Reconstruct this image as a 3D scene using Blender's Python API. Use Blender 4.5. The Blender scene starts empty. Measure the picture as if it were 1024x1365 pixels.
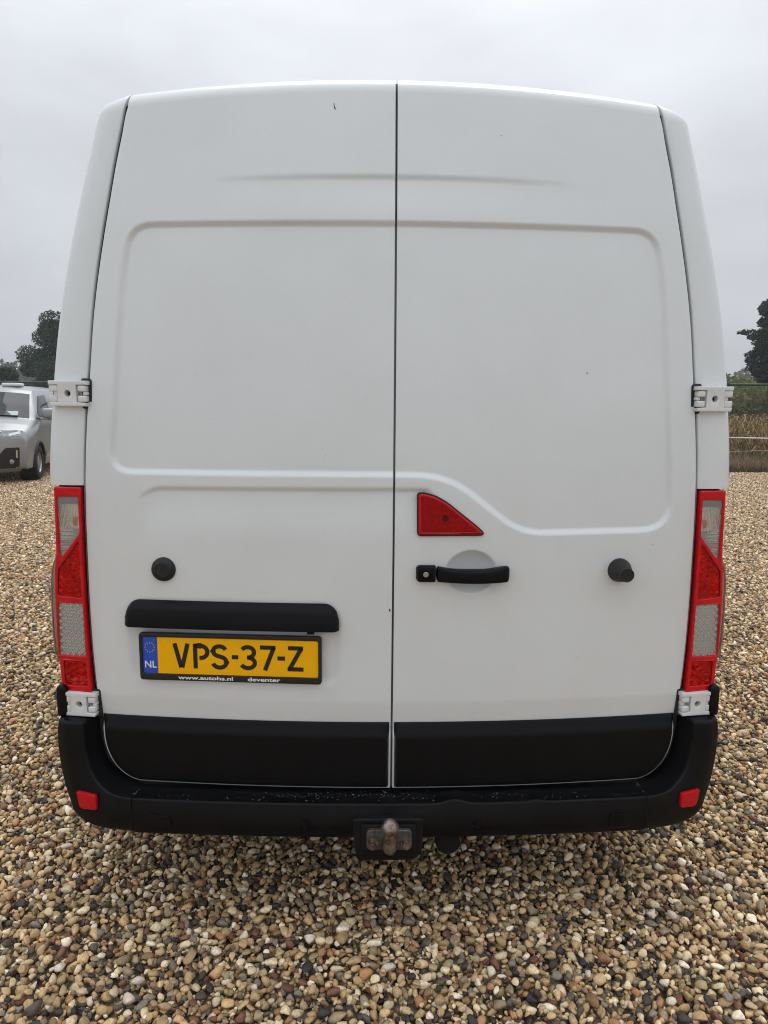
import bpy, bmesh, math, random
import numpy as np
from mathutils import Matrix, Vector
R = math.radians
rng = np.random.default_rng(7)
random.seed(7)
scene = bpy.context.scene
COL = scene.collection

# ------------------------------------------------------------------ camera
# metres; x to the right, y away from the camera (the white van points that way), z up; the van's rear centre is the origin
cam_data = bpy.data.cameras.new('camera')
cam = bpy.data.objects.new('camera', cam_data); COL.objects.link(cam)
cam_data.sensor_fit = 'VERTICAL'; cam_data.sensor_height = 36.0; cam_data.lens = 25.319
cam_data.clip_start = 0.05; cam_data.clip_end = 3000
pitch, yaw, roll = 0.15551, 0.02230, 0.00853
fw = Vector((math.sin(yaw)*math.cos(pitch), math.cos(yaw)*math.cos(pitch), -math.sin(pitch)))
rt = Vector((math.cos(yaw), -math.sin(yaw), 0)); up = rt.cross(fw)
r2 = math.cos(roll)*rt + math.sin(roll)*up; u2 = -math.sin(roll)*rt + math.cos(roll)*up
M = Matrix((r2, u2, -fw)).transposed().to_4x4(); M.translation = Vector((-0.0757, -2.0825, 1.6))
cam.matrix_world = M
scene.camera = cam

# ------------------------------------------------------------------ overcast sky and soft sun
SUN_EL, SUN_AZ = R(62), R(12)       # azimuth measured from +y towards +x: high, beyond the white van
world = bpy.data.worlds.new('World'); scene.world = world; world.use_nodes = True
nt = world.node_tree; nt.nodes.clear()
def N(t, ty, **kw):
    n = t.nodes.new(ty)
    for k, v in kw.items(): setattr(n, k, v)
    return n
out = N(nt, 'ShaderNodeOutputWorld'); bg = N(nt, 'ShaderNodeBackground')
sky = N(nt, 'ShaderNodeTexSky', sky_type='NISHITA', sun_disc=False, sun_elevation=SUN_EL, sun_rotation=SUN_AZ)
sky.air_density = 1.0; sky.dust_density = 4.0
tc = N(nt, 'ShaderNodeTexCoord'); sep = N(nt, 'ShaderNodeSeparateXYZ'); nt.links.new(tc.outputs['Generated'], sep.inputs[0])
ramp = N(nt, 'ShaderNodeValToRGB')            # cloud deck: dull near the horizon, bright overhead
els = ramp.color_ramp.elements
els[0].position = 0.0; els[0].color = (5.7, 5.9, 6.4, 1)
els[1].position = 1.0; els[1].color = (13.5, 13.8, 14.4, 1)
e = els.new(0.22); e.color = (7.0, 7.2, 7.7, 1)
e = els.new(0.5); e.color = (10.0, 10.3, 10.9, 1)
nt.links.new(sep.outputs['Z'], ramp.inputs[0])
mp = N(nt, 'ShaderNodeMapping'); mp.inputs['Scale'].default_value = (1.4, 1.4, 3.6)
nt.links.new(tc.outputs['Generated'], mp.inputs[0])
nz = N(nt, 'ShaderNodeTexNoise'); nz.inputs['Scale'].default_value = 1.6; nz.inputs['Detail'].default_value = 5; nz.inputs['Roughness'].default_value = 0.5
nt.links.new(mp.outputs[0], nz.inputs['Vector'])
mr = N(nt, 'ShaderNodeMapRange'); mr.inputs['From Min'].default_value = 0.3; mr.inputs['From Max'].default_value = 0.7
mr.inputs['To Min'].default_value = 0.85; mr.inputs['To Max'].default_value = 1.13
nt.links.new(nz.outputs['Fac'], mr.inputs['Value'])
vm = N(nt, 'ShaderNodeVectorMath', operation='SCALE')
nt.links.new(ramp.outputs[0], vm.inputs[0]); nt.links.new(mr.outputs[0], vm.inputs['Scale'])
mx = N(nt, 'ShaderNodeMix', data_type='RGBA'); mx.inputs['Factor'].default_value = 0.94
nt.links.new(sky.outputs[0], mx.inputs['A']); nt.links.new(vm.outputs[0], mx.inputs['B'])
nt.links.new(mx.outputs['Result'], bg.inputs['Color']); bg.inputs['Strength'].default_value = 0.1
nt.links.new(bg.outputs[0], out.inputs[0])
sun_d = bpy.data.lights.new('sun', 'SUN'); sun_d.energy = 0.85; sun_d.angle = R(40); sun_d.color = (1.0, 0.97, 0.93)
sun = bpy.data.objects.new('sun', sun_d); COL.objects.link(sun)
sdir = Vector((math.sin(SUN_AZ)*math.cos(SUN_EL), math.cos(SUN_AZ)*math.cos(SUN_EL), math.sin(SUN_EL)))
sun.rotation_euler = sdir.to_track_quat('Z', 'Y').to_euler()
scene.view_settings.view_transform = 'Standard'; scene.view_settings.look = 'None'
scene.view_settings.exposure = 0.0; scene.view_settings.gamma = 1.0; scene.view_settings.use_curve_mapping = False
scene.render.engine = 'CYCLES'
scene.cycles.use_denoising = True; scene.cycles.filter_width = 1.05
scene.cycles.max_bounces = 8; scene.cycles.transparent_max_bounces = 16

# ------------------------------------------------------------------ helpers
def link(o, parent=None):
    COL.objects.link(o)
    if parent is not None: o.parent = parent
    return o
def empty(name, label, cat, loc=(0, 0, 0), rz=0, group=None):
    o = bpy.data.objects.new(name, None); o.location = loc; o.rotation_euler = (0, 0, rz)
    o.empty_display_size = 0.2
    return tag(link(o), label, cat, group)
def tag(o, label=None, cat=None, group=None, kind=None):
    if label: o['label'] = label
    if cat: o['category'] = cat
    if group: o['group'] = group
    if kind: o['kind'] = kind
    return o
def mesh_data(name, v, f, mat=None, smooth=True, sharp=None):
    me = bpy.data.meshes.new(name)
    v = np.asarray(v, float).reshape(-1, 3)
    if isinstance(f, np.ndarray):
        k = f.shape[1]; n = len(f)
        me.vertices.add(len(v)); me.vertices.foreach_set('co', v.ravel())
        me.loops.add(n*k); me.loops.foreach_set('vertex_index', f.ravel().astype(np.int32))
        me.polygons.add(n); me.polygons.foreach_set('loop_start', np.arange(0, n*k, k, dtype=np.int32))
        me.update(calc_edges=True); me.validate()
    else:
        me.from_pydata(v.tolist(), [], f); me.update()
    if smooth: me.polygons.foreach_set('use_smooth', np.ones(len(me.polygons), bool))
    if sharp is not None: me.set_sharp_from_angle(angle=R(sharp))
    if mat: me.materials.append(mat)
    return me
def mk(name, v, f, mat, parent=None, smooth=True, sharp=None):
    return link(bpy.data.objects.new(name, mesh_data(name, v, f, mat, smooth, sharp)), parent)
def gridfaces(n, m, wrap_m=False, flip=False, base=0):
    i, j = np.meshgrid(np.arange(n-1), np.arange(m if wrap_m else m-1), indexing='ij')
    j2 = (j+1) % m
    f = np.stack([i*m+j, i*m+j2, (i+1)*m+j2, (i+1)*m+j], -1).reshape(-1, 4)+base
    return f[:, ::-1] if flip else f
def grid(name, V, mat, parent=None, wrap=False, flip=False, sharp=None):
    n, m = V.shape[:2]
    return mk(name, V.reshape(-1, 3), gridfaces(n, m, wrap, flip), mat, parent, True, sharp)
class MB:
    """collects shapes of ONE thing or part"""
    def __init__(s): s.v = []; s.f = []; s.n = 0
    def add(s, v, f):
        v = np.asarray(v, float).reshape(-1, 3)
        s.v.append(v); s.f += [[int(a)+s.n for a in q] for q in f]; s.n += len(v); return s
    def bm(s, bm, M=None):
        bm.verts.ensure_lookup_table(); bm.verts.index_update()
        v = [(M @ p.co if M else p.co)[:] for p in bm.verts]; f = [[p.index for p in q.verts] for q in bm.faces]
        bm.free(); return s.add(v, f)
    def box(s, c, size, bev=0.0, seg=2, M=None):
        bm = bmesh.new(); bmesh.ops.create_cube(bm, size=1.0)
        for p in bm.verts: p.co = Vector((p.co.x*size[0], p.co.y*size[1], p.co.z*size[2]))
        if bev > 0: bmesh.ops.bevel(bm, geom=list(bm.edges), offset=bev, segments=seg, profile=0.5, affect='EDGES')
        T = Matrix.Translation(c)
        return s.bm(bm, T @ M if M else T)
    def lathe(s, prof, n=32, axis='y', c=(0, 0, 0)):
        """prof: (radius, height along axis)"""
        a = np.linspace(0, 2*np.pi, n, endpoint=False); V = []
        for r, h in prof:
            ca, sa = r*np.cos(a), r*np.sin(a); hh = np.full(n, h)
            V.append(np.stack({'y': (ca, hh, sa), 'z': (ca, sa, hh), 'x': (hh, ca, sa)}[axis], -1))
        V = np.array(V)+np.array(c)
        return s.add(V, gridfaces(len(prof), n, True).tolist())
    def tube(s, pts, r, n=8, cap=True):
        pts = [Vector(p) for p in pts]; rr = r if hasattr(r, '__len__') else [r]*len(pts); V = []; u0 = None
        for i, p in enumerate(pts):
            d = (pts[min(i+1, len(pts)-1)]-pts[max(i-1, 0)]).normalized()
            u = (Vector((0, 0, 1)) if abs(d.z) < .9 else Vector((1, 0, 0))) if u0 is None else u0
            u = (u-d*u.dot(d)).normalized(); u0 = u; w = d.cross(u)
            V.append([p+rr[i]*(math.cos(t)*u+math.sin(t)*w) for t in np.linspace(0, 2*np.pi, n, endpoint=False)])
        f = gridfaces(len(pts), n, True).tolist()
        if cap: f += [list(range(n))[::-1], list(range((len(pts)-1)*n, len(pts)*n))]
        return s.add(np.array([[list(q) for q in row] for row in V]), f)
    def build(s, name, mat, parent=None, smooth=True, sharp=38):
        return mk(name, np.concatenate(s.v), s.f, mat, parent, smooth, sharp)
def poly_plate(outer, holes=(), depth=0.01, bev=0.0, cuts=0):
    """flat plate with holes; returns verts (u, w, v) with w the thickness axis, and faces"""
    cu = bpy.data.curves.new('plate', 'CURVE'); cu.dimensions = '2D'; cu.fill_mode = 'BOTH'
    cu.extrude = max(depth/2-bev, 1e-4); cu.bevel_depth = bev; cu.bevel_resolution = 2; cu.offset = -bev
    for pl in [outer]+list(holes):
        sp = cu.splines.new('POLY'); sp.points.add(len(pl)-1); sp.use_cyclic_u = True
        for p, q in zip(sp.points, pl): p.co = (q[0], q[1], 0, 1)
    o = bpy.data.objects.new('plate', cu); COL.objects.link(o)
    dg = bpy.context.evaluated_depsgraph_get()
    me = bpy.data.meshes.new_from_object(o.evaluated_get(dg))
    bm = bmesh.new(); bm.from_mesh(me); bmesh.ops.remove_doubles(bm, verts=bm.verts, dist=1e-6)
    if cuts: bmesh.ops.subdivide_edges(bm, edges=[e for e in bm.edges if e.calc_length() > 0.02], cuts=cuts, use_grid_fill=True)
    bmesh.ops.triangulate(bm, faces=[f for f in bm.faces if len(f.verts) > 4])
    bm.verts.ensure_lookup_table(); bm.verts.index_update()
    v = np.array([p.co[:] for p in bm.verts]); f = [[p.index for p in q.verts] for q in bm.faces]
    bm.free(); bpy.data.objects.remove(o); bpy.data.curves.remove(cu); bpy.data.meshes.remove(me)
    return np.stack([v[:, 0], -v[:, 2], v[:, 1]], -1), f
def text_mesh(body, size, extrude, sx=1.0, offset=0.0, align='LEFT'):
    cu = bpy.data.curves.new('txt', 'FONT'); cu.body = body; cu.size = size; cu.extrude = extrude; cu.align_x = align; cu.offset = offset
    o = bpy.data.objects.new('txt', cu); COL.objects.link(o)
    dg = bpy.context.evaluated_depsgraph_get(); me = bpy.data.meshes.new_from_object(o.evaluated_get(dg))
    v = np.array([p.co[:] for p in me.vertices]); f = [list(p.vertices) for p in me.polygons]
    bpy.data.objects.remove(o); bpy.data.curves.remove(cu); bpy.data.meshes.remove(me)
    return np.stack([v[:, 0]*sx, -v[:, 2], v[:, 1]], -1), f
def round_poly(pts, r, n=6):
    """polygon with rounded corners"""
    P = [np.array(p, float) for p in pts]; o = []; k = len(P); rr = r if hasattr(r, '__len__') else [r]*k
    for i in range(k):
        a, b, c = P[i-1], P[i], P[(i+1) % k]
        d1, d2 = a-b, c-b; l1, l2 = np.linalg.norm(d1), np.linalg.norm(d2)
        q = min(rr[i], l1*.45, l2*.45); s, e = b+d1/l1*q, b+d2/l2*q
        for t in np.linspace(0, 1, n): o.append(((1-t)**2*s+2*t*(1-t)*b+t*t*e).tolist())
    return o
def sstep(x, a=0.0, b=1.0):
    t = np.clip((x-a)/(b-a), 0, 1); return t*t*(3-2*t)
def sdf(poly, X, Z):
    """signed distance to a closed polygon, negative inside"""
    P = np.asarray(poly, float); d = np.full(X.shape, 1e9); ins = np.zeros(X.shape, bool)
    for a, b in zip(P, np.roll(P, -1, 0)):
        e = b-a; L = e@e
        if L < 1e-14: continue
        t = np.clip(((X-a[0])*e[0]+(Z-a[1])*e[1])/L, 0, 1)
        d = np.minimum(d, np.hypot(X-a[0]-t*e[0], Z-a[1]-t*e[1]))
        c = (a[1] > Z) != (b[1] > Z)
        if abs(e[1]) > 1e-12: ins ^= c & (X < e[0]*(Z-a[1])/e[1]+a[0])
    return np.where(ins, -d, d)
def cubic(tab, z, col=1):
    """smooth interpolation through a table sorted by its first column"""
    T = np.asarray(tab, float); T = T[np.argsort(T[:, 0])]; x, y = T[:, 0], T[:, col]
    m = np.gradient(y, x); z = np.clip(z, x[0], x[-1]); i = np.clip(np.searchsorted(x, z)-1, 0, len(x)-2)
    h = x[i+1]-x[i]; t = (z-x[i])/h
    return (2*t**3-3*t**2+1)*y[i]+(t**3-2*t**2+t)*h*m[i]+(-2*t**3+3*t**2)*y[i+1]+(t**3-t**2)*h*m[i+1]

# ------------------------------------------------------------------ materials
def new_mat(name):
    m = bpy.data.materials.new(name); m.use_nodes = True
    t = m.node_tree; b = t.nodes['Principled BSDF']; return m, t, b
def pmat(name, col, rough=0.5, metal=0.0, coat=0.0, coat_rough=0.05, var=0.0, vscale=20.0, bump=0.0, bscale=200.0, bdist=0.001, rvar=0.0, spec=0.5, col2=None):
    m, t, b = new_mat(name)
    b.inputs['Base Color'].default_value = (*col, 1); b.inputs['Roughness'].default_value = rough; b.inputs['Metallic'].default_value = metal
    b.inputs['Coat Weight'].default_value = coat; b.inputs['Coat Roughness'].default_value = coat_rough; b.inputs['Specular IOR Level'].default_value = spec
    tcn = N(t, 'ShaderNodeTexCoord')
    if var > 0:
        n = N(t, 'ShaderNodeTexNoise'); n.inputs['Scale'].default_value = vscale; n.inputs['Detail'].default_value = 6; n.inputs['Roughness'].default_value = 0.6
        t.links.new(tcn.outputs['Object'], n.inputs['Vector'])
        r = N(t, 'ShaderNodeMapRange'); r.inputs['From Min'].default_value = .3; r.inputs['From Max'].default_value = .7
        t.links.new(n.outputs['Fac'], r.inputs['Value'])
        x = N(t, 'ShaderNodeMix', data_type='RGBA'); c2 = col2 or tuple(c*(1-var) for c in col)
        x.inputs['A'].default_value = (*c2, 1); x.inputs['B'].default_value = (*(col if col2 else tuple(min(1, c*(1+var)) for c in col)), 1)
        t.links.new(r.outputs[0], x.inputs['Factor']); t.links.new(x.outputs['Result'], b.inputs['Base Color'])
        if rvar > 0:
            r2_ = N(t, 'ShaderNodeMapRange'); r2_.inputs['To Min'].default_value = max(.02, rough-rvar); r2_.inputs['To Max'].default_value = rough+rvar
            r2_.inputs['From Min'].default_value = .3; r2_.inputs['From Max'].default_value = .7
            t.links.new(n.outputs['Fac'], r2_.inputs['Value']); t.links.new(r2_.outputs[0], b.inputs['Roughness'])
    if bump > 0:
        n2 = N(t, 'ShaderNodeTexNoise'); n2.inputs['Scale'].default_value = bscale; n2.inputs['Detail'].default_value = 4
        t.links.new(tcn.outputs['Object'], n2.inputs['Vector'])
        bp = N(t, 'ShaderNodeBump'); bp.inputs['Strength'].default_value = bump; bp.inputs['Distance'].default_value = bdist
        t.links.new(n2.outputs['Fac'], bp.inputs['Height']); t.links.new(bp.outputs[0], b.inputs['Normal'])
    return m
def lens_mat(name, tint, gloss=0.06, rough=0.03, bump=0.0, bscale=300.0, milky=None, mfac=0.0):
    """thin moulded lens: coloured see-through with a fresnel gloss"""
    m = bpy.data.materials.new(name); m.use_nodes = True; t = m.node_tree; t.nodes.clear()
    o = N(t, 'ShaderNodeOutputMaterial'); a = N(t, 'ShaderNodeBsdfTransparent'); a.inputs[0].default_value = (*tint, 1)
    g = N(t, 'ShaderNodeBsdfGlossy'); g.inputs['Roughness'].default_value = rough; fr = N(t, 'ShaderNodeFresnel'); fr.inputs[0].default_value = 1.45
    ad = N(t, 'ShaderNodeMath', operation='ADD'); ad.inputs[1].default_value = gloss; t.links.new(fr.outputs[0], ad.inputs[0])
    x = N(t, 'ShaderNodeMixShader'); t.links.new(ad.outputs[0], x.inputs[0]); t.links.new(a.outputs[0], x.inputs[1]); t.links.new(g.outputs[0], x.inputs[2])
    if bump > 0:
        tcn = N(t, 'ShaderNodeTexCoord'); n2 = N(t, 'ShaderNodeTexVoronoi'); n2.inputs['Scale'].default_value = bscale
        t.links.new(tcn.outputs['Object'], n2.inputs['Vector']); bp = N(t, 'ShaderNodeBump'); bp.inputs['Strength'].default_value = bump; bp.inputs['Distance'].default_value = .002
        t.links.new(n2.outputs['Distance'], bp.inputs['Height']); t.links.new(bp.outputs[0], g.inputs['Normal'])
    if milky:                                                    # moulded optics scatter part of the light
        df_ = N(t, 'ShaderNodeBsdfDiffuse'); df_.inputs[0].default_value = (*milky, 1); x2 = N(t, 'ShaderNodeMixShader'); x2.inputs[0].default_value = mfac
        t.links.new(x.outputs[0], x2.inputs[1]); t.links.new(df_.outputs[0], x2.inputs[2]); x = x2
    t.links.new(x.outputs[0], o.inputs[0]); return m
WHITE = pmat('white_paint', (.725, .768, .778), .28, coat=1.0, coat_rough=.04, var=.018, vscale=1.6, bump=.035, bscale=900, bdist=.0004)
def weather(mat):
    t = mat.node_tree; b = t.nodes['Principled BSDF']; tcn = N(t, 'ShaderNodeTexCoord')
    src = b.inputs['Base Color'].links[0].from_socket
    sp = N(t, 'ShaderNodeTexNoise'); sp.inputs['Scale'].default_value = 170; sp.inputs['Detail'].default_value = 3; t.links.new(tcn.outputs['Object'], sp.inputs['Vector'])
    big = N(t, 'ShaderNodeTexNoise'); big.inputs['Scale'].default_value = 3.5; big.inputs['Detail'].default_value = 6; t.links.new(tcn.outputs['Object'], big.inputs['Vector'])
    r1 = N(t, 'ShaderNodeMapRange'); r1.inputs['From Min'].default_value = .66; r1.inputs['From Max'].default_value = .74; r1.inputs['To Max'].default_value = .30; t.links.new(sp.outputs['Fac'], r1.inputs['Value'])
    r2n = N(t, 'ShaderNodeMapRange'); r2n.inputs['From Min'].default_value = .40; r2n.inputs['From Max'].default_value = .75; r2n.inputs['To Max'].default_value = .10; t.links.new(big.outputs['Fac'], r2n.inputs['Value'])
    ad = N(t, 'ShaderNodeMath', operation='ADD'); t.links.new(r1.outputs[0], ad.inputs[0]); t.links.new(r2n.outputs[0], ad.inputs[1])
    x = N(t, 'ShaderNodeMix', data_type='RGBA'); x.inputs['B'].default_value = (.42, .40, .35, 1); t.links.new(ad.outputs[0], x.inputs['Factor']); t.links.new(src, x.inputs['A']); t.links.new(x.outputs['Result'], b.inputs['Base Color'])
    wv = N(t, 'ShaderNodeTexNoise'); wv.inputs['Scale'].default_value = 4.5; wv.inputs['Detail'].default_value = 1; t.links.new(tcn.outputs['Object'], wv.inputs['Vector'])
    bp = N(t, 'ShaderNodeBump'); bp.inputs['Strength'].default_value = .5; bp.inputs['Distance'].default_value = .006; t.links.new(wv.outputs['Fac'], bp.inputs['Height']); t.links.new(bp.outputs[0], b.inputs['Coat Normal'])
weather(WHITE)
WHITE_PLAIN = pmat('white_hinge_paint', (.72, .735, .73), .38, coat=.5, coat_rough=.12, var=.05, vscale=35)
BLACK = pmat('black_plastic', (.0034, .0035, .0044), .44, var=.25, vscale=9, bump=.35, bscale=1400, bdist=.0005, rvar=.07, spec=.17)
BLACK_WET = pmat('black_bumper_plastic', (.0034, .0035, .0043), .38, var=.3, vscale=14, bump=.3, bscale=900, bdist=.0006, rvar=.1, spec=.18)
RUBBER = pmat('black_rubber', (.010, .010, .011), .6, var=.2, vscale=40, bump=.2, bscale=600)
DARK = pmat('dark_underbody', (.012, .012, .012), .8, var=.3, vscale=12)
SEAL = pmat('seal_rubber', (.008, .008, .009), .7)
RED = pmat('red_lens_plastic', (.56, .003, .009), .2, spec=.2, coat=.35, coat_rough=.03, var=.12, vscale=30)
RED_REFL = pmat('red_reflector', (.52, .004, .010), .3, spec=.2, coat=.2, var=.1, vscale=60, bump=.3, bscale=500)
CHROME = pmat('lamp_reflector', (.95, .955, .96), .14, metal=.85)
LAMP_GREY = pmat('lamp_grey', (.36, .37, .37), .4)
AMBER = pmat('amber_bulb', (.75, .22, .02), .25, coat=.5)
L_CLEAR = lens_mat('clear_lens', (.97, .97, .96), .02, .02, .25, 160, (.90, .91, .92), .07)
L_SIDE = lens_mat('side_lens', (.92, .82, .78), .06, .06, .4, 220)
L_RED = lens_mat('red_lens', (.95, .010, .018), .0, .02, 0, 0, (.80, .004, .010), .09)
def plate_yellow():
    return pmat('plate_yellow', (.97, .49, .004), .5, spec=.15, var=.03, vscale=20)
YELLOW = plate_yellow()
BLUE = pmat('plate_blue', (.006, .075, .50), .4, coat=.3)
INK = pmat('plate_ink', (.012, .011, .010), .45)
PRINT = pmat('white_print', (.8, .8, .8), .5)
STAR = pmat('yellow_print', (.8, .6, .05), .5)
RUST = pmat('rusty_steel', (.42, .39, .365), .36, metal=.85, var=.1, vscale=55, col2=(.13, .055, .026), rvar=.15, bump=.5, bscale=260, bdist=.0012)
RUST2 = pmat('zinc_rust', (.17, .168, .165), .5, metal=.7, var=.1, vscale=60, col2=(.05, .032, .022), bump=.4, bscale=260)
TOWBLACK = pmat('tow_bracket_black', (.005, .005, .0055), .55, spec=.25, var=.4, vscale=25, bump=.3, bscale=200)
STEEL = pmat('lock_steel', (.5, .46, .40), .35, metal=1.0)
TYRE = pmat('tyre_rubber', (.014, .014, .014), .8, var=.3, vscale=30)
RIM = pmat('wheel_steel', (.42, .43, .44), .35, metal=.8, var=.1, vscale=20)

# ------------------------------------------------------------------ ground and fence line
FA, FB = np.array([9.5, 14.45]), np.array([-10.3, 19.9])         # the fence runs through these two points
FD = (FB-FA)/np.linalg.norm(FB-FA); FN = np.array([-FD[1], FD[0]]);
if FN[1] < 0: FN = -FN
def fpt(s, d=0.0, z=0.0): return (*(FA+FD*s+FN*d), z)             # s metres along the fence from its right anchor, d metres behind it
def gravel_base():
    m, t, b = new_mat('gravel_bed'); tcn = N(t, 'ShaderNodeTexCoord')
    vo = N(t, 'ShaderNodeTexVoronoi'); vo.inputs['Scale'].default_value = 38; t.links.new(tcn.outputs['Object'], vo.inputs['Vector'])
    r = N(t, 'ShaderNodeValToRGB'); t.links.new(vo.outputs['Color'], r.inputs[0])
    E_ = r.color_ramp.elements; E_[0].color = (.03, .025, .02, 1); E_[1].color = (.42, .36, .28, 1)
    for p, c in ((.25, (.14, .11, .08)), (.5, (.27, .22, .16)), (.75, (.34, .28, .20))): q = E_.new(p); q.color = (*c, 1)
    t.links.new(r.outputs[0], b.inputs['Base Color']); b.inputs['Roughness'].default_value = .8
    bp = N(t, 'ShaderNodeBump'); bp.inputs['Strength'].default_value = 1; bp.inputs['Distance'].default_value = .02; bp.invert = True
    t.links.new(vo.outputs['Distance'], bp.inputs['Height']); t.links.new(bp.outputs[0], b.inputs['Normal']); return m
FIELD = pmat('field_soil', (.13, .10, .055), .9, var=.4, vscale=.6, col2=(.09, .10, .03), bump=.5, bscale=8, bdist=.05)
tag(mk('field', [(-360, -105, -.08), (360, -105, -.08), (360, 335, -.08), (-360, 335, -.08)], [[0, 1, 2, 3]], FIELD, smooth=False), kind='structure')
tag(mk('gravel_yard', [(-60, -60, -.045), (60, -60, -.045), fpt(-50, .1, -.045), fpt(70, .1, -.045)], [[0, 1, 2, 3]], gravel_base(), smooth=False), kind='structure')

# ------------------------------------------------------------------ gravel: heaped pebbles
def pebble_mat():
    m, t, b = new_mat('pebble_stone')
    a = N(t, 'ShaderNodeAttribute', attribute_name='tint'); tcn = N(t, 'ShaderNodeTexCoord')
    n = N(t, 'ShaderNodeTexNoise'); n.inputs['Scale'].default_value = 130; n.inputs['Detail'].default_value = 5; n.inputs['Roughness'].default_value = .65
    t.links.new(tcn.outputs['Object'], n.inputs['Vector'])
    r = N(t, 'ShaderNodeMapRange'); r.inputs['From Min'].default_value = .3; r.inputs['From Max'].default_value = .7; r.inputs['To Min'].default_value = .70; r.inputs['To Max'].default_value = 1.22
    t.links.new(n.outputs['Fac'], r.inputs['Value'])
    s = N(t, 'ShaderNodeVectorMath', operation='SCALE'); t.links.new(a.outputs['Color'], s.inputs[0]); t.links.new(r.outputs[0], s.inputs['Scale'])
    t.links.new(s.outputs[0], b.inputs['Base Color']); b.inputs['Roughness'].default_value = .55
    bp = N(t, 'ShaderNodeBump'); bp.inputs['Strength'].default_value = .35; bp.inputs['Distance'].default_value = .004
    t.links.new(n.outputs['Fac'], bp.inputs['Height']); t.links.new(bp.outputs[0], b.inputs['Normal']); return m
PEB = pebble_mat()
def lin(c): c = np.array(c)/255.0; return np.where(c < .04045, c/12.92, ((c+.055)/1.055)**2.4)
PAL = [((216, 202, 168), 19), ((194, 172, 130), 20), ((168, 146, 106), 17), ((150, 137, 110), 13), ((140, 112, 82), 9), ((170, 128, 90), 4),
       ((86, 80, 72), 9), ((54, 52, 50), 8), ((230, 222, 202), 7), ((112, 76, 62), 5), ((126, 122, 112), 6), ((196, 165, 120), 5)]
PC = np.array([lin(c) for c, w in PAL]); PW = np.array([w for c, w in PAL], float); PW /= PW.sum()
def ico(sub):
    bm = bmesh.new(); bmesh.ops.create_icosphere(bm, subdivisions=sub, radius=1.0)
    bm.verts.ensure_lookup_table(); bm.verts.index_update()
    v = np.array([p.co[:] for p in bm.verts]); f = np.array([[q.index for q in p.verts] for p in bm.faces]); bm.free(); return v, f
IV, IF = ico(2)
IV3, IF3 = ico(2)
def pebble_shapes(n, V):
    o = []
    for k in range(n):
        p = V.copy()
        for _ in range(rng.integers(6, 12)):                     # worn flats
            d = rng.normal(size=3); d /= np.linalg.norm(d); h = rng.uniform(.36, .82)
            q = p@d; ex = np.clip(q-h, 0, None); p = p-np.outer(ex*.93, d)
        for _ in range(3):
            d = rng.normal(size=3); d /= np.linalg.norm(d); p = p*(1+.10*np.sin(2.2*(p@d)+rng.uniform(0, 6)))[:, None]
        p -= p.mean(0); p /= np.abs(p).max(0); o.append(p)
    return o
SH_N = pebble_shapes(40, IV)
def pebble_patch(size, count, rmin, rmax):
    """stones dropped one after another on a wrapped height map"""
    res = 0.0035; G = int(round(size/res)); Hm = np.zeros((G, G)); VV = []; CC = []
    for k in range(count):
        r = rmin+(rmax-rmin)*rng.beta(1.4, 3.6)
        ax = np.array([r*rng.uniform(.95, 1.45), r*rng.uniform(.75, 1.0), r*rng.uniform(.5, .8)])
        w = int(r/res)+1; best = None
        for _ in range(5):
            cx, cy = rng.integers(0, G, 2)
            ii = np.arange(cx-w, cx+w+1) % G; jj = np.arange(cy-w, cy+w+1) % G
            sub = Hm[np.ix_(ii, jj)]; h = sub.mean()*.6+sub.max()*.4
            if best is None or h < best[0]: best = (h, cx, cy, ii, jj, sub)
        h, cx, cy, ii, jj, sub = best
        gx = (sub[w+1:].mean()-sub[:w].mean())/(r+1e-6); gy = (sub[:, w+1:].mean()-sub[:, :w].mean())/(r+1e-6)
        a = rng.uniform(0, 2*np.pi); Rz = np.array([[np.cos(a), -np.sin(a), 0], [np.sin(a), np.cos(a), 0], [0, 0, 1]])
        tx, ty = -np.arctan(gy)*.8+rng.normal(0, .15), -np.arctan(gx)*.8+rng.normal(0, .15); ty = -ty
        Rx = np.array([[1, 0, 0], [0, np.cos(tx), np.sin(tx)], [0, -np.sin(tx), np.cos(tx)]])
        Ry = np.array([[np.cos(ty), 0, -np.sin(ty)], [0, 1, 0], [np.sin(ty), 0, np.cos(ty)]])
        p = (SH_N[rng.integers(len(SH_N))]*ax)@(Ry@Rx@Rz).T
        z = h+ax[2]*.72
        VV.append(p+np.array([(cx+.5)*res-size/2, (cy+.5)*res-size/2, z]))
        X, Y = np.meshgrid((np.arange(-w, w+1))*res, (np.arange(-w, w+1))*res, indexing='ij')
        rr = (X**2+Y**2)/(ax[0]*ax[1]); dome = np.where(rr < 1, z+ax[2]*.95*np.sqrt(np.clip(1-rr, 0, 1)), -1)
        Hm[np.ix_(ii, jj)] = np.maximum(sub, dome)
        CC.append(PC[rng.choice(len(PC), p=PW)]*rng.uniform(.92, 1.46)*rng.uniform(.975, 1.025, 3)*np.array([1.04, .965, .915]))
    n = len(VV); V = np.concatenate(VV); top = np.percentile(Hm, 60); V[:, 2] -= top+.012      # ground level = mean top of the stones
    F = (IF[None]+(np.arange(n)*len(IV))[:, None, None]).reshape(-1, 3)
    C = np.repeat(np.array(CC), len(IV), 0)
    return V, F, C
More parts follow.
